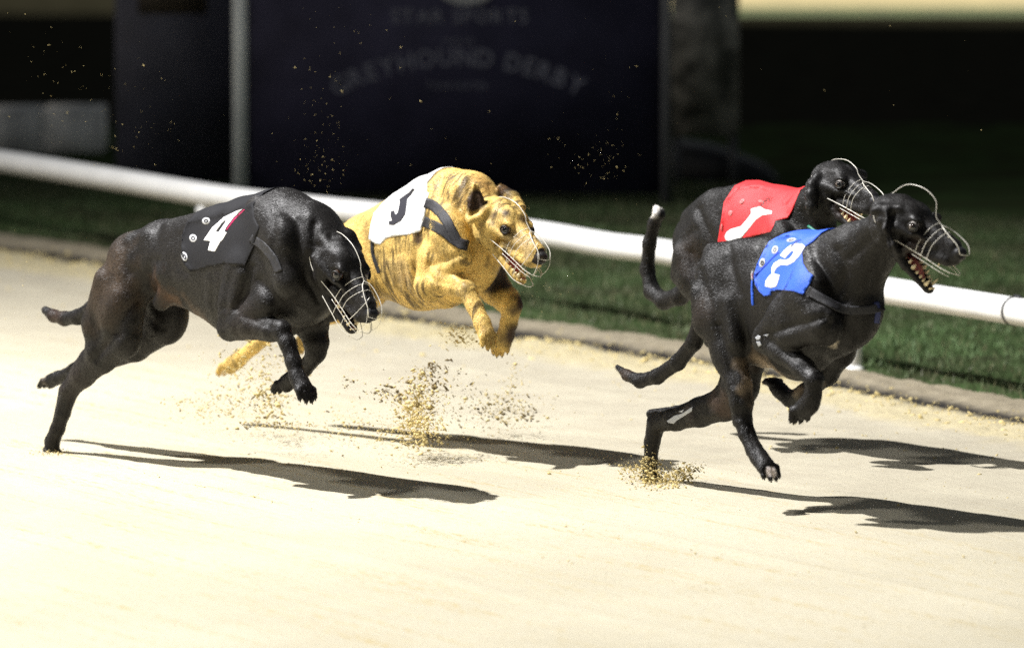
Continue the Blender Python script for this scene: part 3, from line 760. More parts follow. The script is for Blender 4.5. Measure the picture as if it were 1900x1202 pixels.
# loose clods on the coarse margin
def clods(name, label, items, mat, **kw):
    t = bmesh.new(); bmesh.ops.create_icosphere(t, subdivisions=1, radius=1); tv = np.array([v.co for v in t.verts]); tf = np.array([[v.index for v in f.verts] for f in t.faces]); t.free()
    P = np.array([i[:3] for i in items]); r = np.array([i[3] for i in items]); n = len(P)
    st = np.stack([rng.uniform(.6, 1.7, n), rng.uniform(.5, 1.1, n), rng.uniform(.4, 1.1, n)], 1); V = tv[None] * (1 + rng.normal(0, .30, (n, len(tv), 1))) * r[:, None, None] * st[:, None]
    V[..., 2] -= V[..., 0] * rng.normal(.25, .5, (n, 1)); V = V + P[:, None]
    F = (tf[None] + (np.arange(n) * len(tv))[:, None, None]).reshape(-1, 3)
    me = quad_mesh(V.reshape(-1, 3), F, name); o = link(name, me, mat, smooth=False); o['kind'] = 'stuff'; o['label'] = label; o['category'] = kw.get('cat', 'sand'); return o
clod_sand = simple('clod_sand', (.74, .60, .27), .95, bump=.5, bscale=500, vary=.4)
clod_dark = simple('dark_clod', (.20, .15, .07), .95, bump=.5, bscale=500, vary=.4)  # darker brown share of the thrown clods
it = []
for _ in range(5200):
    x = rng.uniform(-3, 3.4); y = np.interp(x, GX, GY) + rng.normal(-.13, .14) - (rng.random() < .22) * rng.exponential(.45)
    if ed(x, y) < -.02: it.append((x, y, z_sand(np.array([x]), np.array([y]))[0] + .0005, rng.choice([.0018, .003, .0045, .008], p=[.5, .3, .16, .04])))
for d0 in (-.55, -.85, -1.2, -1.55, -1.95, -2.35, -2.75):
    for _ in range(260):
        x = rng.uniform(-3, 3.4); e_ = d0 + .05 * math.sin(x * 1.7 + d0 * 9) + rng.normal(0, .018); y = np.interp(x, EX, EY) + e_ / slope
        it.append((x, y, z_sand(np.array([x]), np.array([y]))[0] + .0003, rng.choice([.0012, .002, .0032], p=[.6, .3, .1])))
clods('loose_sand', 'coarse loose crumbs of yellow sand along the track margin', it, clod_sand)

# running rail
RP = [(-1600, 150), (-1000, 190), (-500, 238), (-200, 272), (0, 299), (200, 331), (420, 367), (599, 387), (800, 407), (995, 432), (1130, 455), (1233, 468), (1430, 502), (1650, 540), (1880, 577), (2100, 612), (2400, 655), (3000, 740)]
rail = thing('running_rail', 'long white tubular rail on short posts between sand and grass', 'rail', tuple(on_plane_z(1000, 600)))
RW = catmull([on_plane_z(x, y, .25) for x, y in RP], 10); inv = -Vector(rail.location)
white_plastic = simple('white_plastic', (.86, .86, .84), .35, bump=.12, bscale=30, vary=.10)
bm = bmesh.new(); tube(bm, [Vector(p) + inv for p in RW], .0385, 28); link('rail_tube', bm_done(bm), white_plastic, rail)
def along(px):
    for i in range(len(RW) - 1):
        a, b_ = [950 + FPX * (p[0]) / ((p[1] * CP - (p[2] - CH) * SP)) for p in (RW[i], RW[i + 1])]
        if a <= px <= b_: t = (px - a) / (b_ - a); return RW[i] * (1 - t) + RW[i + 1] * t, (RW[i + 1] - RW[i]) / np.linalg.norm(RW[i + 1] - RW[i])
p, t = along(1882); bm = bmesh.new()
tube(bm, [Vector(p - t * .006) + inv, Vector(p + t * .006) + inv], .0402, 28); link('joint_band', bm_done(bm), simple('black_rubber', (.01, .01, .01), .6), rail)
bm = bmesh.new(); tube(bm, [Vector(p + t * .0) + Vector((0, 0, .041)) + inv, Vector(p + t * .035) + Vector((0, 0, .041)) + inv], .005, 8); link('joint_clip', bm_done(bm), M['strap'], rail)
for px in (380, 921, 1586, -230, -900, 2330):
    p, t = along(px); bm = bmesh.new()
    c0 = Vector(p) + inv; q = t.copy(); q[2] = 0; q /= np.linalg.norm(q)
    tube(bm, [c0 + Vector((0, 0, -.03)), c0 + Vector((0, 0, -.2)), c0 + Vector((0, 0, -.27))], .0215, 20)
    tube(bm, [c0 + Vector((0, 0, -.045)), c0 + Vector((0, 0, -.075))], .030, 20, .024)
    tube(bm, [c0 + Vector((0, 0, -.232)), c0 + Vector((0, 0, -.27))], .026, 20, .036)
    link('post', bm_done(bm), white_plastic, rail)

# background boards (far behind, out of focus)
def box_bm(bm, c, s, rz=0):
    mt = Matrix.Translation(Vector(c)) @ Matrix.Rotation(rz, 4, 'Z') @ Matrix.Diagonal((*s, 1)); return bmesh.ops.create_cube(bm, size=1, matrix=mt)
def bevbox(c, s, bev=.006):
    bm = bmesh.new(); box_bm(bm, c, s); bmesh.ops.bevel(bm, geom=bm.edges[:], offset=bev, segments=2, affect='EDGES'); return bm_done(bm)
YB = 13.45 * K
def bx(px, y=YB): return at_depth(px, 380, y)[0]
def bz(py, y=YB): return at_depth(950, py, y)[2]
navy = simple('navy_vinyl', (.036, .034, .062), .6, vary=.35, spec=.1)
navy2 = simple('faded_navy_vinyl', (.07, .07, .10), .65, vary=.35)
frame_grey = simple('grey_post_paint', (.78, .80, .78), .5, vary=.15)
dim_grey = simple('dull_steel', (.10, .10, .105), .6, vary=.2)
print_ = simple('dim_print', (.13, .13, .17), .6); olive = simple('olive_print', (.040, .039, .058), .6)
x0, x1 = bx(452), bx(1228); zt_, zb = bz(-160), 0.05
board = thing('advertising_board', 'large navy board with an arched greyhound derby line between two posts', 'advertising board', ((x0 + x1) / 2, YB, 0))
lo = lambda x, z, dy=0: (x - (x0 + x1) / 2, dy, z)
link('panel', bevbox(lo((x0 + x1) / 2, (zt_ + zb) / 2), (x1 - x0, .05, zt_ - zb)), navy, board)
for px in (447, 1235):
    xx = bx(px); wd = .052 if px < 900 else .036
    link('post', bevbox(lo(xx, zt_ / 2 + .03, -.02), (wd, .07, zt_ + .1)), frame_grey if px < 900 else dim_grey, board)
FY = YB - .0265
def letters(txt, cx_px, base_px, size_px, arc=None, spacing=1.0, mat=print_, name='lettering', bold=.0, sx=1.0):
    mpp = px_scale((0, FY, 1)); size = size_px * mpp; vs, fs = [], []; adv = []
    for ch in txt:
        cu = bpy.data.curves.new('glyph', 'FONT'); cu.body = ch; cu.size = size * 1.38; cu.extrude = .001; cu.offset = bold * size; cu.resolution_u = 2
        o = bpy.data.objects.new('glyph', cu); scene.collection.objects.link(o); bpy.context.view_layer.update()
        me = bpy.data.meshes.new_from_object(o); P = [tuple(v.co) for v in me.vertices]; F = [tuple(p.vertices) for p in me.polygons]
        w = (max(p[0] for p in P) - min(p[0] for p in P)) if P else size * .35; x_ = min(p[0] for p in P) if P else 0
        adv.append((P, F, w, x_)); bpy.data.objects.remove(o); bpy.data.curves.remove(cu); bpy.data.meshes.remove(me)
    gap = size * .16 * spacing; tot = sum(a[2] * sx for a in adv) + gap * (len(adv) - 1); x = -tot / 2; zc = bz(base_px, FY); xc = bx(cx_px, FY)
    for (P, F, w, x_), ch in zip(adv, txt):
        if ch == ' ': link(name, mesh_from(vs, fs), mat, board, smooth=False); vs, fs = [], []
        mid = x + w * sx / 2; b0 = len(vs)
        for p in P:
            lx, lz = (p[0] - x_ - w / 2) * sx, p[1]
            if arc: th = mid / arc; gx = math.sin(th) * (arc + lz) + lx * math.cos(th); gz = math.cos(th) * (arc + lz) - arc - lx * math.sin(th)
            else: gx, gz = mid + lx, lz
            vs.append(lo(xc + gx, zc + gz, FY - YB - p[2]))
        fs += [tuple(b0 + i for i in f) for f in F]; x += w * sx + gap
    return link(name, mesh_from(vs, fs), mat, board, smooth=False)
mpp = px_scale((0, FY, 1))
letters('GREYHOUND DERBY', 850, 122, 34, arc=.95, spacing=1.0, bold=.02, sx=.97)
letters('STAR SPORTS', 853, 43, 26, spacing=1.1, bold=.02, sx=1.0)
letters('ENGLISH', 851, 82, 11, spacing=1.2, sx=.9); letters('TOWCESTER', 848, 166, 13, spacing=1.2, sx=1.0)
bm = bmesh.new(); bmesh.ops.create_circle(bm, cap_ends=True, segments=48, radius=1, matrix=Matrix.Translation(Vector(lo(bx(866, FY), bz(-30, FY), FY - YB - .002))) @ Matrix.Rotation(math.pi / 2, 4, 'X') @ Matrix.Diagonal((58 * mpp, 40 * mpp, 1, 1)))
link('logo_disc', bm_done(bm), simple('pale_print', (.30, .30, .31), .6), board, smooth=False)
YL = 13.7 * K
lb = thing('side_board', 'plain faded navy board left of the pale grey post', 'advertising board', (bx(320, YL), YL, 0))
lo2 = lambda x, z, dy=0: (x - lb.location.x, dy, z)
xa, xb = bx(215, YL), bx(440, YL); zz = bz(-160, YL)
link('panel', bevbox(lo2((xa + xb) / 2, (zz + .05) / 2 + .03), (xb - xa, .05, zz)), navy2, lb)
link('poster', bevbox(lo2((bx(258, YL) + bx(386, YL)) / 2, bz(-25, YL), -.028), (bx(386, YL) - bx(258, YL), .004, bz(-75, YL) - bz(25, YL)), .001), simple('brown_poster', (.075, .060, .045), .6, vary=.4), lb)
YR = 13.9 * K
def mottle():
    m, nt, b = new_mat('mottled_sheet'); tc = N(nt, 'ShaderNodeTexCoord'); n = N(nt, 'ShaderNodeTexNoise'); n.inputs['Scale'].default_value = 9; n.inputs['Detail'].default_value = 3
    nt.links.new(tc.outputs['Object'], n.inputs['Vector']); r = N(nt, 'ShaderNodeValToRGB'); r.color_ramp.elements[0].position = .42; r.color_ramp.elements[0].color = (.07, .07, .058, 1)
    r.color_ramp.elements[1].position = .62; r.color_ramp.elements[1].color = (.36, .34, .29, 1); nt.links.new(n.outputs['Fac'], r.inputs[0]); nt.links.new(r.outputs[0], b.inputs['Base Color']); return m
rb = thing('mottled_panel', 'dull mottled grey panel standing right of the thin dark post', 'panel', (bx(1308, YR), YR, 0))
xa, xb = bx(1248, YR), bx(1373, YR); za, zb2 = bz(252, YR), bz(-160, YR)
link('sheet', bevbox((0, 0, (za + zb2) / 2), (xb - xa, .03, zb2 - za)), mottle(), rb)
for xx in (xa + .02, xb - .02): link('leg', bevbox((xx - (xa + xb) / 2, .03, za / 2), (.03, .03, za), .003), dim_grey, rb)
YG = 14.9 * K
gb = thing('concrete_block', 'low grey concrete block at the far left behind the rail', 'block', (bx(60, YG), YG, 0))
xa, xb = bx(-140, YG), bx(196, YG); zt2 = bz(198, YG)
conc = simple('concrete', (.82, .79, .73), .85, vary=.5, bump=.4, bscale=60)
for k in range(3):
    w_ = (xb - xa) / 3; link('slab', bevbox((xa + w_ * (k + .5) - gb.location.x, 0, zt2 / 2 - .02), (w_ - .004, .35, zt2 + .04 - .008 * (k % 2)), .004), conc, gb)
YM = 14.2 * K
md = thing('shadow_box', 'low dark box standing in for the shadow of the board, beyond the red jacketed dog', 'box', (bx(1360, YM), YM, 0))  # the board's cast shadow on the grass, built as a dark solid
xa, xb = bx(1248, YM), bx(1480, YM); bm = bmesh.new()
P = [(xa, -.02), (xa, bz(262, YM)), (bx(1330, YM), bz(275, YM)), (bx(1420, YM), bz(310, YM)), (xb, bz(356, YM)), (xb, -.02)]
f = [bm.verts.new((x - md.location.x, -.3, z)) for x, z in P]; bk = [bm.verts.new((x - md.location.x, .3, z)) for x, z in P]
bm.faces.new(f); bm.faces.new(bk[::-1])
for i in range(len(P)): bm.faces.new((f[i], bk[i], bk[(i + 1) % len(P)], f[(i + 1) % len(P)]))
bmesh.ops.bevel(bm, geom=bm.edges[:], offset=.02, segments=3, affect='EDGES'); link('shadow_body', bm_done(bm), simple('shadow_black', (.008, .008, .009), .7), md)
link('blue_spot', bevbox((bx(1300, YM) - md.location.x, -.305, bz(338, YM)), (.10, .004, .055), .001), simple('dull_blue', (.06, .06, .085), .5), md)  # faint bluish spot within the dark shape
#==DOG A : number 4, front left
BLACK = (.0072, .0060, .0053)
LID = (.02, .018, .016)
def neck_to_head(d, px, py, w, r, hr=.043, k=.014):
    P = d.D(px, py, w); d.S.cone(P, d.hp((-.070, 0, -.016)), d.m(P, r), hr * d.hs, .85, 1, k, '+', None, 'N')
    P2 = d.D(px, py + r * .45, w); d.S.cone(P2, d.hp((-.045, 0, -.040)), d.m(P, r * .55), .026 * d.hs, .85, 1, k, '+', None, 'N')

a = Dog('black greyhound in the black jacket numbered 4, hind foot on the sand', (95, 838), .07, 54, ((624, 510), (-56, -35.5, -2), 1.13))
q = a.chain
q([(262, 500, 0, 58, .8), (310, 477, 0, 63, .8), (352, 478, 0, 68, .8), (400, 488, 0, 90, .68), (450, 495, 0, 114, .6), (505, 500, 0, 122, .6), (560, 505, 0, 100, .7)], .04, 'T')
q([(470, 430, 0, 50, .8), (530, 425, 0, 64, .85), (580, 450, 0, 68, .85)], .05, 'T')
q([(395, 520, 0, 68, .62), (440, 540, 0, 72, .62), (500, 545, 0, 72, .62)], .04, 'T')
q([(575, 445, 0, 66, .85), (598, 466, 0, 53, .9)], .03, 'N'); neck_to_head(a, 595, 463, 0, 52, .036)
q([(478, 395, .055, 30, .6), (520, 450, .085, 42, .6), (535, 520, .085, 36, .7)], .022, 'T')        # shoulder blade
q([(600, 470, -.075, 44, .7), (620, 500, -.085, 42, .7), (610, 560, -.085, 38, .7)], .025, 'T')
q([(560, 490, .03, 50, .6), (575, 540, .02, 44, .8)], .03, 'T')
q([(330, 432, .028, 20), (400, 414, .03, 24)], .03, 'T'); q([(235, 470, .03, 24), (290, 445, .032, 26)], .02, 'T')
# ribs
for i in range(5): q([(400 + i * 17, 520 - i * 3, .078, 9), (395 + i * 17, 565 + i * 4, .07, 7)], .022, 'T')
# right hind leg
q([(245, 495, .045, 62, .65), (222, 570, .07, 58, .6), (232, 625, .07, 38, .7)], .025)
q([(200, 520, .085, 26), (182, 600, .08, 28), (185, 640, .075, 26)], .02)
q([(232, 622, .07, 37, .7), (190, 655, .07, 35, .75), (155, 692, .07, 25, .8), (130, 722, .07, 17)], .014)
q([(165, 665, .075, 18), (138, 700, .07, 10), (123, 722, .065, 9)], .008)
q([(130, 722, .07, 17), (117, 765, .07, 13.5), (107, 795, .07, 13), (97, 818, .07, 14)], .008)
q([(118, 722, .07, 9), (108, 775, .07, 7)], .01)
a.paw((97, 820), (97, 841), .07, 13.5, .3)
# left hind leg
q([(285, 500, -.04, 58, .7), (303, 560, -.07, 60, .6), (311, 590, -.07, 46, .7)], .025)
q([(304, 594, -.07, 44, .7), (250, 634, -.07, 35, .8), (180, 668, -.07, 23), (138, 688, -.07, 14)], .014)
q([(138, 688, -.07, 13), (110, 700, -.07, 11)], .008); a.paw((108, 700), (78, 714), -.07, 13, .2)
q([(330, 500, .03, 38), (345, 530, .0, 34), (372, 545, 0, 30)], .03)
q([(330, 520, .05, 16), (300, 560, .04, 16)], .02)
# tail
q([(205, 545, 0, 18), (172, 572, 0, 14), (145, 588, 0, 13), (120, 591, 0, 12), (100, 586, 0, 10.5), (84, 575, 0, 7)], .012)
# right foreleg
q([(450, 500, .085, 36, .7), (435, 560, .09, 32, .75), (425, 607, .09, 22)], .022)
q([(495, 560, .085, 30, .7), (450, 600, .09, 27)], .02)
q([(428, 611, .09, 21), (470, 604, .09, 24), (505, 612, .09, 19), (524, 612, .09, 17)], .014)
q([(520, 610, .09, 17), (534, 637, .09, 15), (545, 672, .09, 14.5), (553, 700, .09, 15)], .008)
q([(420, 622, .085, 9), (424, 612, .09, 14)], .008)
a.paw((553, 700), (574, 742), .09, 17, .1)
# left foreleg
q([(590, 545, -.08, 42, .7), (578, 600, -.09, 30), (587, 635, -.09, 21), (585, 655, -.09, 18)], .018)
q([(588, 655, -.09, 17), (565, 684, -.09, 14), (545, 702, -.09, 14)], .008); a.paw((548, 698), (514, 724), -.09, 16, .1)
# ears lie back along the neck
q([(593, 462, 0, 9), (583, 448, 0, 13), (578, 425, 0, 11)], .01, 'H')
a.chain([(592, 455, -.00, 16), (585, 430, .01, 13), (583, 415, .01, 7)], .006, 'H', V=False)
a.chain([(622, 432, .09, 16), (644, 442, .07, 16), (663, 466, .05, 12)], .012, 'H', V=True)
a.head(14)
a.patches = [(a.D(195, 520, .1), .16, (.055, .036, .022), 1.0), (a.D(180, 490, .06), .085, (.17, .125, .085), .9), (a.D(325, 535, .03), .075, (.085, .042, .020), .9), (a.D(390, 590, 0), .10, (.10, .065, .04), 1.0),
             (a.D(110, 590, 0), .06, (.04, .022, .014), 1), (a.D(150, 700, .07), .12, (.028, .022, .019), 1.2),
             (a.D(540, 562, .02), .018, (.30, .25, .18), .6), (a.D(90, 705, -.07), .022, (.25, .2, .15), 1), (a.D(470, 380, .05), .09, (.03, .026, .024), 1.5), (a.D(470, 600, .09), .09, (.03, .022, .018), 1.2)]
a.lidcol = LID
a.strokes = [([(592, 560), (574, 520), (574, 480), (590, 456)], 6, -.012), ([(583, 415), (580, 452)], 6, -.010), ([(615, 438), (640, 440), (662, 460)], 5, -.009), ([(600, 545), (640, 560)], 4, -.003), ([(290, 483), (275, 513), (262, 543), (232, 582), (214, 617)], 6, -.010), ([(218, 545), (196, 590), (190, 612)], 11, .007), ([(230, 457), (227, 483), (242, 506)], 6, -.007),
  ([(297, 422), (292, 452), (286, 483)], 6, -.007), ([(210, 617), (197, 639), (178, 664)], 5, -.007), ([(182, 617), (167, 655)], 7, .006), ([(245, 600), (226, 640), (196, 664)], 6, .005), ([(128, 684), (116, 710)], 4, -.004),
  ([(300, 510), (330, 522)], 12, .007), ([(310, 552), (332, 556)], 7, -.007), ([(262, 560), (276, 590), (300, 610)], 6, -.005), ([(372, 500), (376, 530), (388, 562)], 6, -.003), ([(388, 505), (394, 540), (406, 575)], 6, -.003), ([(404, 505), (409, 545), (417, 585)], 6, -.003),
  ([(468, 495), (450, 550), (440, 572)], 5, -.008), ([(431, 495), (421, 536), (416, 570)], 6, -.008), ([(448, 510), (434, 560)], 8, .005), ([(523, 405), (530, 455)], 8, .0035), ([(508, 395), (508, 455), (500, 480)], 5, -.0035),
  ([(555, 415), (548, 487)], 8, -.0045), ([(575, 400), (578, 470)], 8, .003), ([(452, 586), (505, 606)], 4, -.003), ([(541, 626), (556, 689)], 3, -.002), ([(240, 440), (270, 432)], 7, .004), ([(480, 520), (515, 560), (560, 585)], 7, -.007), ([(520, 520), (550, 560)], 12, .006),
  ([(116, 745), (103, 800)], 3, -.002), ([(128, 735), (118, 790)], 3, .002), ([(335, 440), (330, 480), (345, 505)], 6, -.004)]
a.finish(BLACK, M['coat'], 14)
a.eyes(0); a.teeth(14, False, .75); a.wires(14, .008); a.make_claws(M['claw'])
cj = lambda P: crop(300, 340, 2.862, P)
top = [(347, 412), (378, 404), (429, 393), (470, 379)]
jk = a.patch('racing_jacket', top + cj([(490, 180), (515, 235), (490, 330), (440, 440), (380, 430), (330, 425), (230, 450), (150, 470), (112, 420), (104, 330), (112, 260)]), M['jacket_black'], .005, .003, 4.5, top=top, fold=.0015)
a.patch('number', cj([(222, 303), (268, 235), (330, 180), (400, 146), (430, 137), (380, 185), (340, 238), (333, 258), (345, 262), (325, 298), (310, 312), (282, 363), (245, 357), (258, 308)]), M['num_white'], .0072, .001, 2, parent=jk,
        holes=(cj([(288, 255), (300, 262), (335, 212), (343, 192), (318, 212)]),))
a.patch('edging', cj([(436, 138), (442, 142), (388, 195), (346, 250), (340, 248), (380, 190)]), M['piping'], .0073, .001, 2.5, parent=jk)
a.patch('hem', cj([(488, 330), (494, 333), (446, 442), (438, 440)]), M['strap'], .0078, .0015, 2.5, parent=jk)
for x, y, rx, ry in ((382, 410, 7.5, 6.5), (358, 442, 7, 7.5), (342, 476, 5.5, 9)): a.badge(x, y, rx, ry, -.3, parent=jk)
a.strap(cj([(470, 290), (530, 330), (590, 400), (620, 470)]), 15, M['strap'])

#==DOG B : number 3, brindle
GOLD = (.70, .49, .15)
b = Dog('golden brindle greyhound in the white jacket numbered 3, all feet off the ground', (830, 842), 0, 54, ((936, 426), (-53, -23, -3.8), 1.06))
q = b.chain
q([(640, 478, 0, 56, .8), (690, 468, 0, 68, .78), (735, 462, 0, 84, .68), (785, 455, 0, 106, .6), (835, 452, 0, 106, .6), (870, 460, 0, 80, .7)], .04, 'T')
q([(800, 375, 0, 42, .8), (838, 378, 0, 57, .85), (875, 380, 0, 56, .85)], .04, 'T')
q([(720, 485, 0, 58, .65), (775, 505, 0, 58, .62), (825, 505, 0, 55, .62)], .035, 'T')
q([(872, 378, 0, 55, .9), (890, 392, 0, 48, .9)], .03, 'N'); neck_to_head(b, 888, 392, 0, 45, .038)
q([(800, 375, .055, 28, .6), (830, 430, .085, 38, .6), (850, 475, .08, 34, .7)], .02, 'T')
q([(885, 450, -.07, 42, .7), (900, 490, -.085, 42, .7)], .025, 'T')
q([(850, 470, .02, 48, .8), (872, 500, 0, 34, .8)], .03, 'T')
for i in range(4): q([(725 + i * 15, 490 - i * 3, .078, 9), (722 + i * 15, 520 + i * 4, .07, 7)], .022, 'T')
q([(640, 490, .045, 52, .65), (668, 530, .07, 44, .65)], .025)
q([(670, 530, .07, 42, .7), (640, 565, .07, 25, .8), (595, 578, .07, 17), (548, 594, .07, 14)], .014)
q([(548, 594, .07, 14), (500, 622, .07, 12), (470, 645, .07, 12), (442, 668, .07, 13)], .008); b.paw((444, 666), (411, 690), .07, 15, .2)
q([(665, 495, -.045, 52, .65), (690, 528, -.07, 42, .65)], .025)
q([(690, 530, -.07, 38, .7), (650, 575, -.07, 20), (600, 590, -.07, 14), (575, 615, -.07, 12), (560, 635, -.07, 12)], .012); b.paw((562, 632), (548, 655), -.07, 12, .2)
q([(690, 500, .02, 32), (715, 520, 0, 24)], .03)
q([(600, 495, 0, 15), (560, 530, 0, 11), (530, 555, 0, 9), (505, 560, 0, 6)], .01)
# right foreleg
q([(803, 485, .085, 36, .7), (797, 528, .09, 30, .75)], .022)
q([(832, 500, .085, 26, .7), (800, 530, .09, 24)], .02)
q([(796, 532, .09, 27), (822, 522, .09, 23), (845, 530, .09, 17), (868, 538, .09, 16)], .014)
q([(866, 537, .09, 16.5), (881, 569, .09, 14.5), (895, 600, .09, 14.5)], .008); q([(778, 545, .085, 8), (790, 540, .09, 14)], .008)
b.paw((895, 598), (911, 644), .09, 15.5, .1)
# left foreleg
q([(895, 500, -.07, 44, .7), (918, 535, -.09, 28), (940, 556, -.09, 22), (950, 568, -.09, 18)], .018)
q([(950, 566, -.09, 18.5), (944, 600, -.09, 15.5), (938, 622, -.09, 15)], .008); b.paw((939, 620), (926, 656), -.09, 16, .1)
# right ear stands up, its hollow towards the camera; left ear blown across
R = b.chain
R([(890, 400, .02, 17), (882, 372, .025, 15), (881, 348, .035, 8)], .006, 'H', V=True)
R([(887, 396, -.012, 14), (883, 370, -.004, 12), (882, 352, .008, 5)], .003, 'H', '-', True)
R([(868, 404, .0, 5), (872, 372, .01, 5), (879, 342, .02, 4)], .005, 'H', V=True)
R([(905, 388, .01, 8), (890, 404, .0, 7), (874, 409, -.005, 6)], .008, 'H', V=True)
R([(965, 388, .06, 12), (950, 368, .09, 14), (930, 350, .10, 8)], .008, 'H', V=True)
b.head(17)
DK = (.05, .032, .02)
b.patches = [(b.V(884, 376, .01), .036, (.05, .028, .015), .4), (b.V(948, 362, .11), .045, (.02, .014, .01), .5),
             (b.hp((.11, 0, -.02)), .03, (.16, .12, .09), 1), (b.hp((.05, -.02, -.005)), .05, (.36, .27, .15), 1.2), (b.hp((-.02, -.02, .01)), .05, (.40, .28, .11), 1.2),
             (b.hp((.035, -.024, -.048)), .017, (.012, .010, .010), .4), (b.hp((-.005, -.030, .040)), .018, (.10, .07, .045), .9), (b.hp((-.03, -.045, .02)), .015, (.14, .09, .05), .9), (b.hp((.035, -.032, .02)), .012, (.12, .09, .06), .9), (b.hp((-.045, -.055, -.01)), .014, (.13, .08, .04), .9), (b.hp((.02, .0, .035)), .016, (.20, .13, .06), 1), (b.hp((.085, -.01, .0)), .035, (.38, .30, .20), 1.2),
             (b.D(925, 500, -.07), .075, (.07, .05, .035), .5), (b.D(962, 565, -.10), .035, (.05, .03, .02), .5), (b.D(955, 620, -.10), .045, (.08, .05, .03), .6), (b.D(780, 440, .08), .03, (.09, .05, .02), .6),
             (b.D(820, 500, .06), .05, (.22, .13, .05), 1.1), (b.D(690, 440, .08), .05, (.26, .16, .05), 1.2), (b.D(870, 350, .05), .045, (.36, .22, .07), 1.2), (b.D(850, 520, .03), .05, (.62, .50, .30), 1), (b.D(700, 550, .05), .06, (.3, .2, .08), 1.2), (b.D(750, 510, .08), .07, (.50, .36, .17), 1.1), (b.D(905, 625, .09), .03, (.22, .13, .06), 1), (b.D(416, 684, .07), .02, (.75, .65, .5), .6),
             (b.D(905, 330, .0), .05, (.42, .22, .07), 1.2), (b.D(455, 665, .05), .03, (.2, .12, .04), 1)]
b.lidcol = (.02, .014, .01)
b.strokes = [([(778, 422), (773, 477), (776, 512)], 5, -.008), ([(800, 470), (794, 505), (800, 515)], 4, -.006), ([(802, 492), (840, 478), (874, 462)], 5, -.007), ([(872, 341), (868, 395)], 5, -.006), ([(862, 420), (866, 444)], 11, .008),
  ([(690, 470), (700, 515)], 4, -.003), ([(705, 470), (722, 528)], 4, -.0035), ([(724, 470), (742, 532)], 4, -.0035), ([(742, 470), (758, 540)], 4, -.0035), ([(821, 328), (814, 363)], 5, -.006), ([(836, 345), (838, 390)], 8, .005), ([(852, 335), (853, 385)], 5, -.005),
  ([(805, 520), (850, 530)], 4, -.003), ([(812, 440), (822, 465)], 9, .006), ([(850, 500), (872, 520)], 6, -.006), ([(830, 500), (848, 515)], 7, .005), ([(908, 345), (914, 372)], 4, -.004), ([(880, 560), (893, 596)], 3, -.002), ([(925, 520), (946, 560)], 4, -.003)]
b.finish(GOLD, M['brindle'], 17, (.40, .09, .07))
b.eyes(0, (.6, -.6, .1)); b.teeth(17, True, .65); b.wires(17, .012); b.make_claws(M['claw'])
cb = lambda P: crop(600, 300, 3.164, P)
top = [(693, 396), (733, 364), (765, 350), (792, 338)]
jk = b.patch('racing_jacket', top + cj([]) + cb([(606, 180), (620, 182), (605, 240), (592, 330), (572, 400), (560, 412), (500, 428), (400, 440), (370, 450), (330, 490), (300, 480), (265, 455), (275, 380)]), M['jacket_white'], .006, .003, 4.5, top=top, fold=.003)
b.patch('number', cb([(444, 222), (470, 202), (505, 178), (522, 155), (536, 160), (514, 196), (494, 216), (488, 262), (480, 310), (454, 348), (412, 373), (385, 371), (382, 349), (402, 346), (393, 318), (395, 291), (415, 286), (424, 312), (436, 298), (444, 262), (448, 232)]), M['num_black'], .0085, .001, 2, parent=jk)
b.strap(cb([(596, 240), (650, 262), (712, 330), (760, 420), (800, 480), (850, 490)]), 19, M['strap'])
b.strap(cb([(585, 350), (650, 378), (720, 420), (780, 468), (850, 495)]), 19, M['strap'], off=.0055)
b.strap(cb([(284, 468), (288, 530), (300, 580), (326, 655)]), 6.5, M['strap'])

#==DOG D : number 1, behind
d = Dog('black greyhound in the red jacket numbered 1, tail tip white', (1470, 846), 0, 57, ((1556, 343), (-57, -9.5, -3), 1.02))
q = d.chain
q([(1300, 452, 0, 60, .8), (1345, 432, 0, 76, .8), (1400, 440, 0, 94, .68), (1455, 458, 0, 98, .6), (1500, 470, 0, 80, .7)], .04, 'T')
q([(1440, 410, 0, 44, .8), (1480, 415, 0, 44, .8)], .04, 'T')
q([(1480, 412, 0, 48, .85), (1512, 388, 0, 44, .85)], .03, 'N'); neck_to_head(d, 1508, 394, 0, 42)
q([(1428, 400, .055, 26, .6), (1450, 450, .08, 36, .6)], .02, 'T'); q([(1285, 405, .03, 20), (1330, 380, .03, 24), (1375, 368, .03, 24)], .02, 'T')
q([(1296, 470, .045, 56, .7), (1292, 510, .06, 44, .7), (1350, 570, .07, 34, .8)], .022)
q([(1270, 470, .08, 20), (1262, 510, .07, 18)], .018)
q([(1350, 572, .07, 32), (1330, 610, .07, 16), (1318, 632, .07, 12)], .012); q([(1320, 630, .07, 12), (1345, 665, .07, 11)], .008); d.paw((1345, 665), (1368, 684), .07, 11)
q([(1330, 480, -.045, 50, .7), (1380, 560, -.07, 36, .8), (1360, 610, -.07, 15), (1380, 650, -.07, 11)], .02); d.paw((1380, 650), (1400, 672), -.07, 11)
q([(1285, 530, 0, 17), (1262, 549, 0, 16), (1232, 558, 0, 15), (1210, 541, 0, 14), (1201, 500, 0, 12.5), (1205, 452, 0, 11.5), (1214, 415, 0, 10.5), (1223, 398, 0, 9.5), (1218, 387, 0, 6)], .012)
q([(1460, 500, .085, 34, .7), (1450, 560, .09, 22), (1500, 585, .09, 18), (1530, 600, .09, 14), (1510, 640, .09, 12)], .02); d.paw((1512, 638), (1490, 655), .09, 12)
q([(1520, 500, -.085, 34, .7), (1530, 560, -.09, 20), (1560, 590, -.09, 14), (1540, 620, -.09, 12)], .02); d.paw((1540, 620), (1520, 640), -.09, 12)
R = d.chain
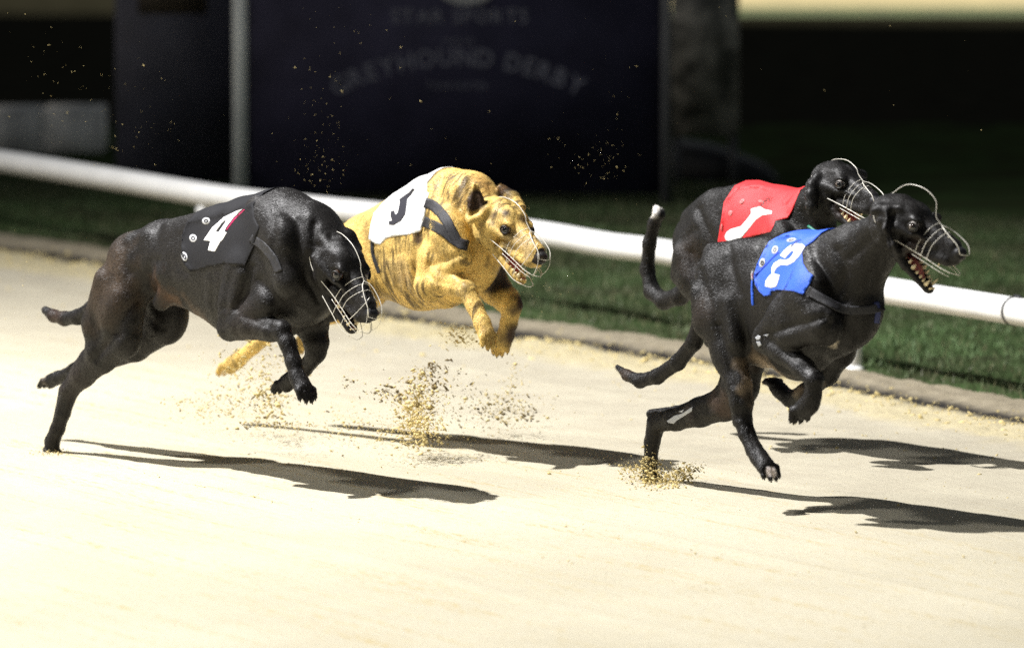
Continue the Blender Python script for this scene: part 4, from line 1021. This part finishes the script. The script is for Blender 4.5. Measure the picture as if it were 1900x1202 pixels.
R([(1518, 330, .02, 11), (1508, 345, .01, 12), (1506, 362, .0, 12), (1506, 385, -.01, 11), (1502, 398, -.015, 5)], .008, 'H', V=True)
R([(1585, 318, .08, 8), (1600, 325, .10, 8), (1603, 342, .10, 6)], .008, 'H', V=True)
d.head(20)
d.patches = [(d.D(1218, 394, 0), .026, (.75, .72, .66), .35), (d.V(1524, 432, .02), .036, (.62, .58, .48), .35), (d.D(1290, 480, .07), .07, (.035, .024, .017), 1.2),
             (d.hp((.02, -.02, -.055)), .03, (.035, .02, .016), 1)]
d.lidcol = LID
d.strokes = [([(1295, 388), (1311, 424), (1326, 448)], 6, -.008), ([(1259, 450), (1290, 427)], 6, -.006), ([(1265, 480), (1268, 515)], 9, .006), ([(1285, 470), (1290, 520)], 5, -.006), ([(1335, 400), (1345, 440)], 6, -.004), ([(1490, 395), (1500, 425)], 6, -.006)]
d.finish((.0078, .007, .0064), M['coat'], 20, (.42, .17, .14))
d.eyes(1, (.72, -.68, -.1)); d.teeth(20, True); d.wires(20, .0, 1.0, lower=False, hoops=False)
cd = lambda P: crop(1300, 320, 4.623, P)
top = [(1343, 375), (1366, 349), (1393, 345), (1424, 351), (1453, 371), (1471, 386)]
jk = d.patch('racing_jacket', top + cd([(745, 388), (640, 412), (625, 460), (600, 510), (500, 535), (400, 560), (350, 590), (250, 620), (172, 642), (145, 600), (165, 470), (185, 350)]), M['jacket_red'], .006, .003, 4, top=top, fold=.005)
d.patch('number', cd([(205, 550), (225, 510), (255, 488), (345, 462), (390, 410), (432, 355), (430, 312), (480, 300), (508, 290), (545, 315), (612, 330), (608, 357), (530, 368), (475, 405), (400, 500), (345, 565), (245, 602), (215, 580)]), M['num_white'], .0085, .001, 2, parent=jk)
for x, y, rx, ry, an in ((355, 250, 30, 17, -.9), (515, 248, 26, 11, .2), (255, 350, 18, 26, .2), (180, 470, 9, 30, .1)):
    p = cd([(x, y)])[0]; d.badge(p[0], p[1], rx / 4.6, ry / 4.6, an, M['badge_red'], .0085, parent=jk)
P = [d.V(x, y, dy) for x, y, dy in ((1500, 420, .03), (1525, 436, -.02), (1552, 438, -.04), (1575, 430, -.02), (1590, 412, .03))]
bm = bmesh.new(); tube(bm, catmull(P, 8), .004, 8); link('collar', bm_done(bm), M['collar'], d.root)

#==DOG C : number 2, front right
c = Dog('black greyhound in the blue jacket numbered 2, mouth wide open', (1210, 893), -.07, 57, ((1693, 421), (-43, -18, -3), 1.09))
q = c.chain
q([(1342, 520, 0, 60, .8), (1392, 526, 0, 76, .75), (1440, 545, 0, 98, .65), (1500, 555, 0, 112, .62), (1555, 560, 0, 92, .7), (1572, 562, 0, 76, .75)], .04, 'T')
q([(1425, 600, 0, 66, .65), (1480, 622, 0, 74, .64), (1530, 592, 0, 54, .7)], .04, 'T')
q([(1490, 500, 0, 54, .8), (1550, 500, 0, 58, .8)], .04, 'T')
q([(1545, 495, 0, 60, .85), (1590, 480, 0, 62, .85), (1618, 460, 0, 54, .88)], .035, 'N'); neck_to_head(c, 1618, 458, 0, 50, .040)
q([(1488, 480, .06, 34, .6), (1500, 545, .09, 46, .6), (1530, 600, .09, 40, .7)], .022, 'T')
q([(1590, 540, -.07, 44, .7), (1598, 580, -.085, 38, .7)], .025, 'T')
q([(1555, 590, .02, 52, .8), (1565, 608, 0, 28, .8)], .03, 'T')
q([(1325, 470, .03, 20), (1370, 476, .03, 26), (1420, 470, .03, 26)], .02, 'T')
# right hind leg
q([(1338, 520, .045, 58, .7), (1334, 585, .07, 50, .65), (1352, 655, .07, 36, .7), (1371, 715, .07, 27, .8)], .022)
q([(1305, 545, .08, 24), (1312, 600, .08, 26)], .016); q([(1370, 560, .06, 30), (1372, 630, .07, 24)], .016)
q([(1371, 712, .07, 26, .8), (1376, 745, .07, 21), (1378, 775, .07, 17)], .012); q([(1364, 760, .07, 8), (1366, 784, .07, 7)], .01)
q([(1378, 778, .07, 17), (1386, 805, .07, 15), (1400, 835, .07, 15), (1410, 850, .07, 15)], .008); c.paw((1408, 848), (1436, 884), .07, 17, .25)
# left hind leg
q([(1385, 570, -.05, 56, .7), (1378, 650, -.07, 52, .65), (1374, 708, -.07, 44, .7)], .025)
q([(1372, 712, -.07, 42, .7), (1345, 748, -.07, 31, .8), (1300, 764, -.07, 26), (1255, 776, -.07, 21), (1222, 783, -.07, 18)], .014)
q([(1240, 765, -.07, 10), (1208, 768, -.07, 9)], .01)
q([(1218, 784, -.07, 18), (1210, 820, -.07, 14), (1207, 855, -.07, 12.5), (1206, 873, -.07, 13)], .008); c.paw((1206, 872), (1210, 896), -.07, 13.5, .2)
q([(1400, 590, .0, 50), (1420, 640, 0, 40)], .03)
# tail, feathered
q([(1318, 560, 0, 22), (1302, 592, 0, 16), (1288, 635, 0, 14), (1258, 672, 0, 13.5), (1220, 698, 0, 13), (1188, 706, 0, 12), (1164, 696, 0, 9), (1145, 680, 0, 4)], .012)
# right foreleg
q([(1500, 550, .09, 48, .6), (1460, 590, .1, 40, .7), (1424, 622, .1, 25)], .022)
q([(1530, 600, .09, 36, .7), (1470, 620, .1, 30)], .02)
q([(1420, 632, .1, 24), (1455, 652, .1, 22), (1490, 682, .1, 19), (1510, 702, .1, 17)], .014)
q([(1512, 703, .1, 17), (1508, 735, .1, 15.5), (1500, 752, .1, 17)], .008); c.paw((1503, 748), (1477, 772), .1, 19, .5)
# left foreleg
q([(1585, 600, -.09, 30, .7), (1562, 655, -.09, 22), (1535, 695, -.09, 18), (1495, 728, -.09, 15), (1466, 740, -.09, 14.5)], .018)
q([(1466, 740, -.09, 14.5), (1447, 724, -.09, 14)], .008); c.paw((1450, 727), (1427, 700), -.09, 14, .4)
# ear folded back
R = c.chain
R([(1668, 392, -.01, 12), (1648, 393, .0, 12), (1632, 390, .01, 11), (1622, 392, .01, 7)], .008, 'H', V=True)
R([(1650, 398, -.02, 7), (1645, 425, -.03, 6), (1655, 455, -.04, 6), (1668, 470, -.04, 7)], .012, 'H', V=True)
R([(1730, 400, .07, 8), (1738, 405, .10, 8), (1735, 418, .11, 6)], .008, 'H', V=True)
JC = 26
c.head(JC)
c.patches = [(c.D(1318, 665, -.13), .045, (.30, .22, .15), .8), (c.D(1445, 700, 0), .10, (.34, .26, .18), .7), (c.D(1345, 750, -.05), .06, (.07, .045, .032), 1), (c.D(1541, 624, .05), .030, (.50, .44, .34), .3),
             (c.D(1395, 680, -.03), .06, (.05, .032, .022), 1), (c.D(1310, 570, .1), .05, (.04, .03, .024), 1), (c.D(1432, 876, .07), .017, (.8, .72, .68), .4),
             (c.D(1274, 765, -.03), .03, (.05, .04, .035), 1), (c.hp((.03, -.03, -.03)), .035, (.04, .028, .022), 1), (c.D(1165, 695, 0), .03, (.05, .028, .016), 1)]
c.lidcol = LID
c.strokes = [([(1655, 400), (1648, 440), (1652, 480)], 5, -.009), ([(1352, 455), (1357, 496), (1374, 545)], 6, -.009), ([(1288, 540), (1296, 590)], 7, .004), ([(1300, 500), (1318, 560), (1330, 600)], 5, -.005), ([(1334, 605), (1350, 661), (1362, 713)], 5, -.006), ([(1345, 560), (1362, 640)], 8, .006), ([(1380, 560), (1386, 640), (1388, 690)], 6, -.006),
  ([(1553, 466), (1568, 508), (1548, 560)], 8, -.010), ([(1424, 620), (1466, 606), (1528, 588)], 6, -.010), ([(1528, 620), (1552, 590), (1568, 560)], 8, -.010), ([(1500, 470), (1520, 520)], 9, .007), ([(1475, 560), (1500, 580)], 14, .007), ([(1561, 448), (1603, 420)], 8, .006), ([(1578, 478), (1622, 440)], 7, -.008),
  ([(1432, 634), (1507, 694)], 4, -.003), ([(1640, 450), (1628, 500), (1618, 545)], 7, -.008), ([(1600, 500), (1595, 560)], 9, .006), ([(1580, 600), (1600, 640)], 8, -.006), ([(1372, 735), (1368, 775)], 4, -.004), ([(1390, 800), (1406, 845)], 3, -.002), ([(1260, 772), (1320, 756)], 5, -.003), ([(1408, 450), (1404, 500)], 6, -.006), ([(1440, 560), (1436, 600)], 5, -.004), ([(1540, 600), (1530, 660), (1522, 690)], 7, -.007)]
c.finish((.0072, .0062, .0055), M['coat'], JC, (.045, .012, .012))
c.eyes(1, (.80, -.58, -.12)); c.teeth(JC, True); c.wires(JC, 0, 1.35, lower=False, hoops=False); c.make_claws(M['claw'])
top = [(1427, 448), (1441, 440), (1460, 436), (1486, 439), (1510, 448)]
cc = cd
jk = c.patch('racing_jacket', top + cc([(905, 630), (868, 690), (878, 780), (920, 850), (965, 880), (930, 960), (870, 1045), (800, 1020), (680, 1005), (600, 1020), (598, 1052), (540, 1060), (500, 1020), (465, 950), (455, 880), (490, 770), (540, 670)]), M['jacket_blue'], .006, .003, 4, top=top, fold=.002)
c.patch('number', cc([(680, 712), (715, 665), (765, 625), (815, 608), (870, 612), (898, 635), (868, 682), (840, 722), (800, 768), (745, 798), (690, 794), (655, 815), (632, 850), (630, 868), (677, 879), (670, 918), (650, 978), (602, 992), (550, 976), (556, 930), (580, 895), (608, 868), (606, 820), (628, 778), (680, 745), (730, 752), (765, 735), (790, 700), (800, 672), (770, 682), (740, 715), (722, 738)]), M['num_white'], .0085, .001, 2, parent=jk)
c.patch('seam', cc([(462, 890), (560, 800), (620, 735), (675, 690), (668, 665), (640, 700), (580, 760), (500, 840), (462, 870)]), simple('royal_cloth', (.008, .05, .52), .55), .0078, .001, 3, parent=jk)
for x, y, rx, ry, an in ((636, 663, 26, 38, .4), (527, 775, 24, 42, .3), (778, 578, 42, 16, -.2)):
    p = cc([(x, y)])[0]; c.badge(p[0], p[1], rx / 4.6, ry / 4.6, an, None, .0088, parent=jk)
p = cc([(443, 885)])[0]; c.badge(p[0], p[1], 2.6, 9.5, 0, M['badge'], .009, parent=jk)
c.strap(cc([(446, 900), (440, 1000), (446, 1140)]), 4.5, M['jacket_blue'], 'strap', .007)
c.strap([(1498, 538), (1530, 556), (1568, 574), (1610, 575), (1640, 568)], 16, M['strap'])
c.strap([(1626, 560), (1630, 575), (1627, 600)], 9, M['strap_blue'], off=.005)
# wet smears on the gaskin and elbow
cr = lambda P: crop(1130, 300, 1.938, P)
for P in ([(208, 932), (236, 912), (262, 905), (300, 880), (298, 896), (268, 915), (244, 930), (232, 942), (212, 938)], [(250, 898), (270, 890), (262, 902)]):
    c.patch('wet_smear', cr(P), M['foam'], .0012, .0004, 1.5, bvh=c.full)
for P in ([(1401, 626), (1406, 622), (1412, 625), (1409, 630), (1404, 631)], [(1403, 634), (1410, 633), (1413, 640), (1407, 643)], [(1416, 622), (1427, 619), (1424, 624)]):
    c.patch('wet_smear', P, M['foam'], .0012, .0004, 1.5, bvh=c.full)
#==FLYING SAND
mpx = lambda p: px_scale(p)
it_s, it_d = [], []
GN = 4.0
def spray(cx, cy, sx, sy, n, Y, sY=.05, rpx=(1.2, 4), dark=.0, slant=0, ground=False):
    if Y < 10.5: Y *= K
    for _ in range(int(n * (GN if cy > 560 else 1))):
        a, b_ = rng.normal(0, 1, 2); px, py = cx + a * sx + b_ * slant, cy + b_ * sy; y = Y + rng.normal(0, sY)
        P = at_depth(px, py, y)
        if P[2] < .002: P = on_plane_z(px, py, .003)
        r = rng.uniform(*rpx) * (rng.random() ** 2.2 * .85 + .15) * .85 * mpx(P)
        (it_d if rng.random() < dark else it_s).append((*P, r))
# thrown up behind the brindle dog
spray(775, 765, 22, 34, 330, 9.25, .06, (1.2, 6), .06); spray(765, 800, 38, 18, 170, 9.2, .06, (1, 4.5), .05)
spray(800, 715, 30, 22, 60, 9.25, .06, (1.5, 6.5), .8); spray(718, 728, 22, 8, 34, 9.25, .05, (1.5, 6), .75)
spray(805, 685, 12, 6, 16, 9.3, .04, (2, 6), .95); spray(920, 760, 40, 22, 130, 9.5, .06, (1, 4.5), .25); spray(960, 768, 26, 10, 30, 9.5, .05, (1.5, 5), .6)
spray(640, 715, 8, 8, 8, 9.3, .03, (1.5, 5), .6); spray(950, 710, 14, 30, 40, 9.6, .05, (1, 3.5), .2)
spray(480, 710, 45, 50, 330, 9.5, .08, (1, 4.5), .05); spray(500, 745, 20, 14, 60, 9.4, .06, (1.5, 5.5), .3); spray(385, 755, 35, 16, 130, 9.55, .08, (1, 3.5), .05)
spray(530, 788, 40, 5, 36, 9.3, .03, (1.5, 5.5), .35); spray(660, 790, 60, 25, 120, 9.4, .08, (1, 3.5), .15)
spray(860, 625, 26, 12, 70, 9.3, .06, (1, 3.6), .05); spray(850, 775, 90, 40, 110, 9.4, .1, (.8, 3), .2)
# round the planted hind foot of the front dog
C1 = on_plane_z(1212, 893)
spray(1205, 858, 9, 13, 110, C1[1] * 1.0, .02, (1.2, 4), 0); spray(1205, 885, 22, 10, 170, C1[1] - .02, .04, (1.2, 4.5), .08, 4)
spray(1258, 882, 17, 11, 200, C1[1] - .03, .04, (1.2, 4.2), .03, -10); spray(1176, 868, 18, 6, 60, C1[1] + .03, .03, (1, 3.5), .05, 5)
spray(95, 838, 18, 3, 60, on_plane_z(95, 838)[1] - .01, .01, (1, 3), .1)
# fine grit hanging in the light above the rail
for cx, cy, sx, sy, n in ((100, 140, 80, 70, 90), (250, 240, 60, 60, 70), (600, 230, 30, 100, 130), (590, 320, 35, 40, 70), (1100, 300, 40, 30, 90), (1130, 200, 20, 60, 24), (800, 200, 220, 110, 60), (1000, 500, 50, 60, 110), (975, 560, 20, 30, 50), (60, 590, 70, 60, 40), (1640, 130, 120, 80, 16), (650, 30, 50, 20, 14)):
    spray(cx, cy, sx, sy, n, 9.6, .35, (.45, 1.5), 0)
clods('flying_sand', 'yellow sand and grit kicked up in the air by the running dogs', it_s, clod_sand)
clods('flying_clods', 'dark clods kicked up between the leading and trailing dogs', it_d, clod_dark)
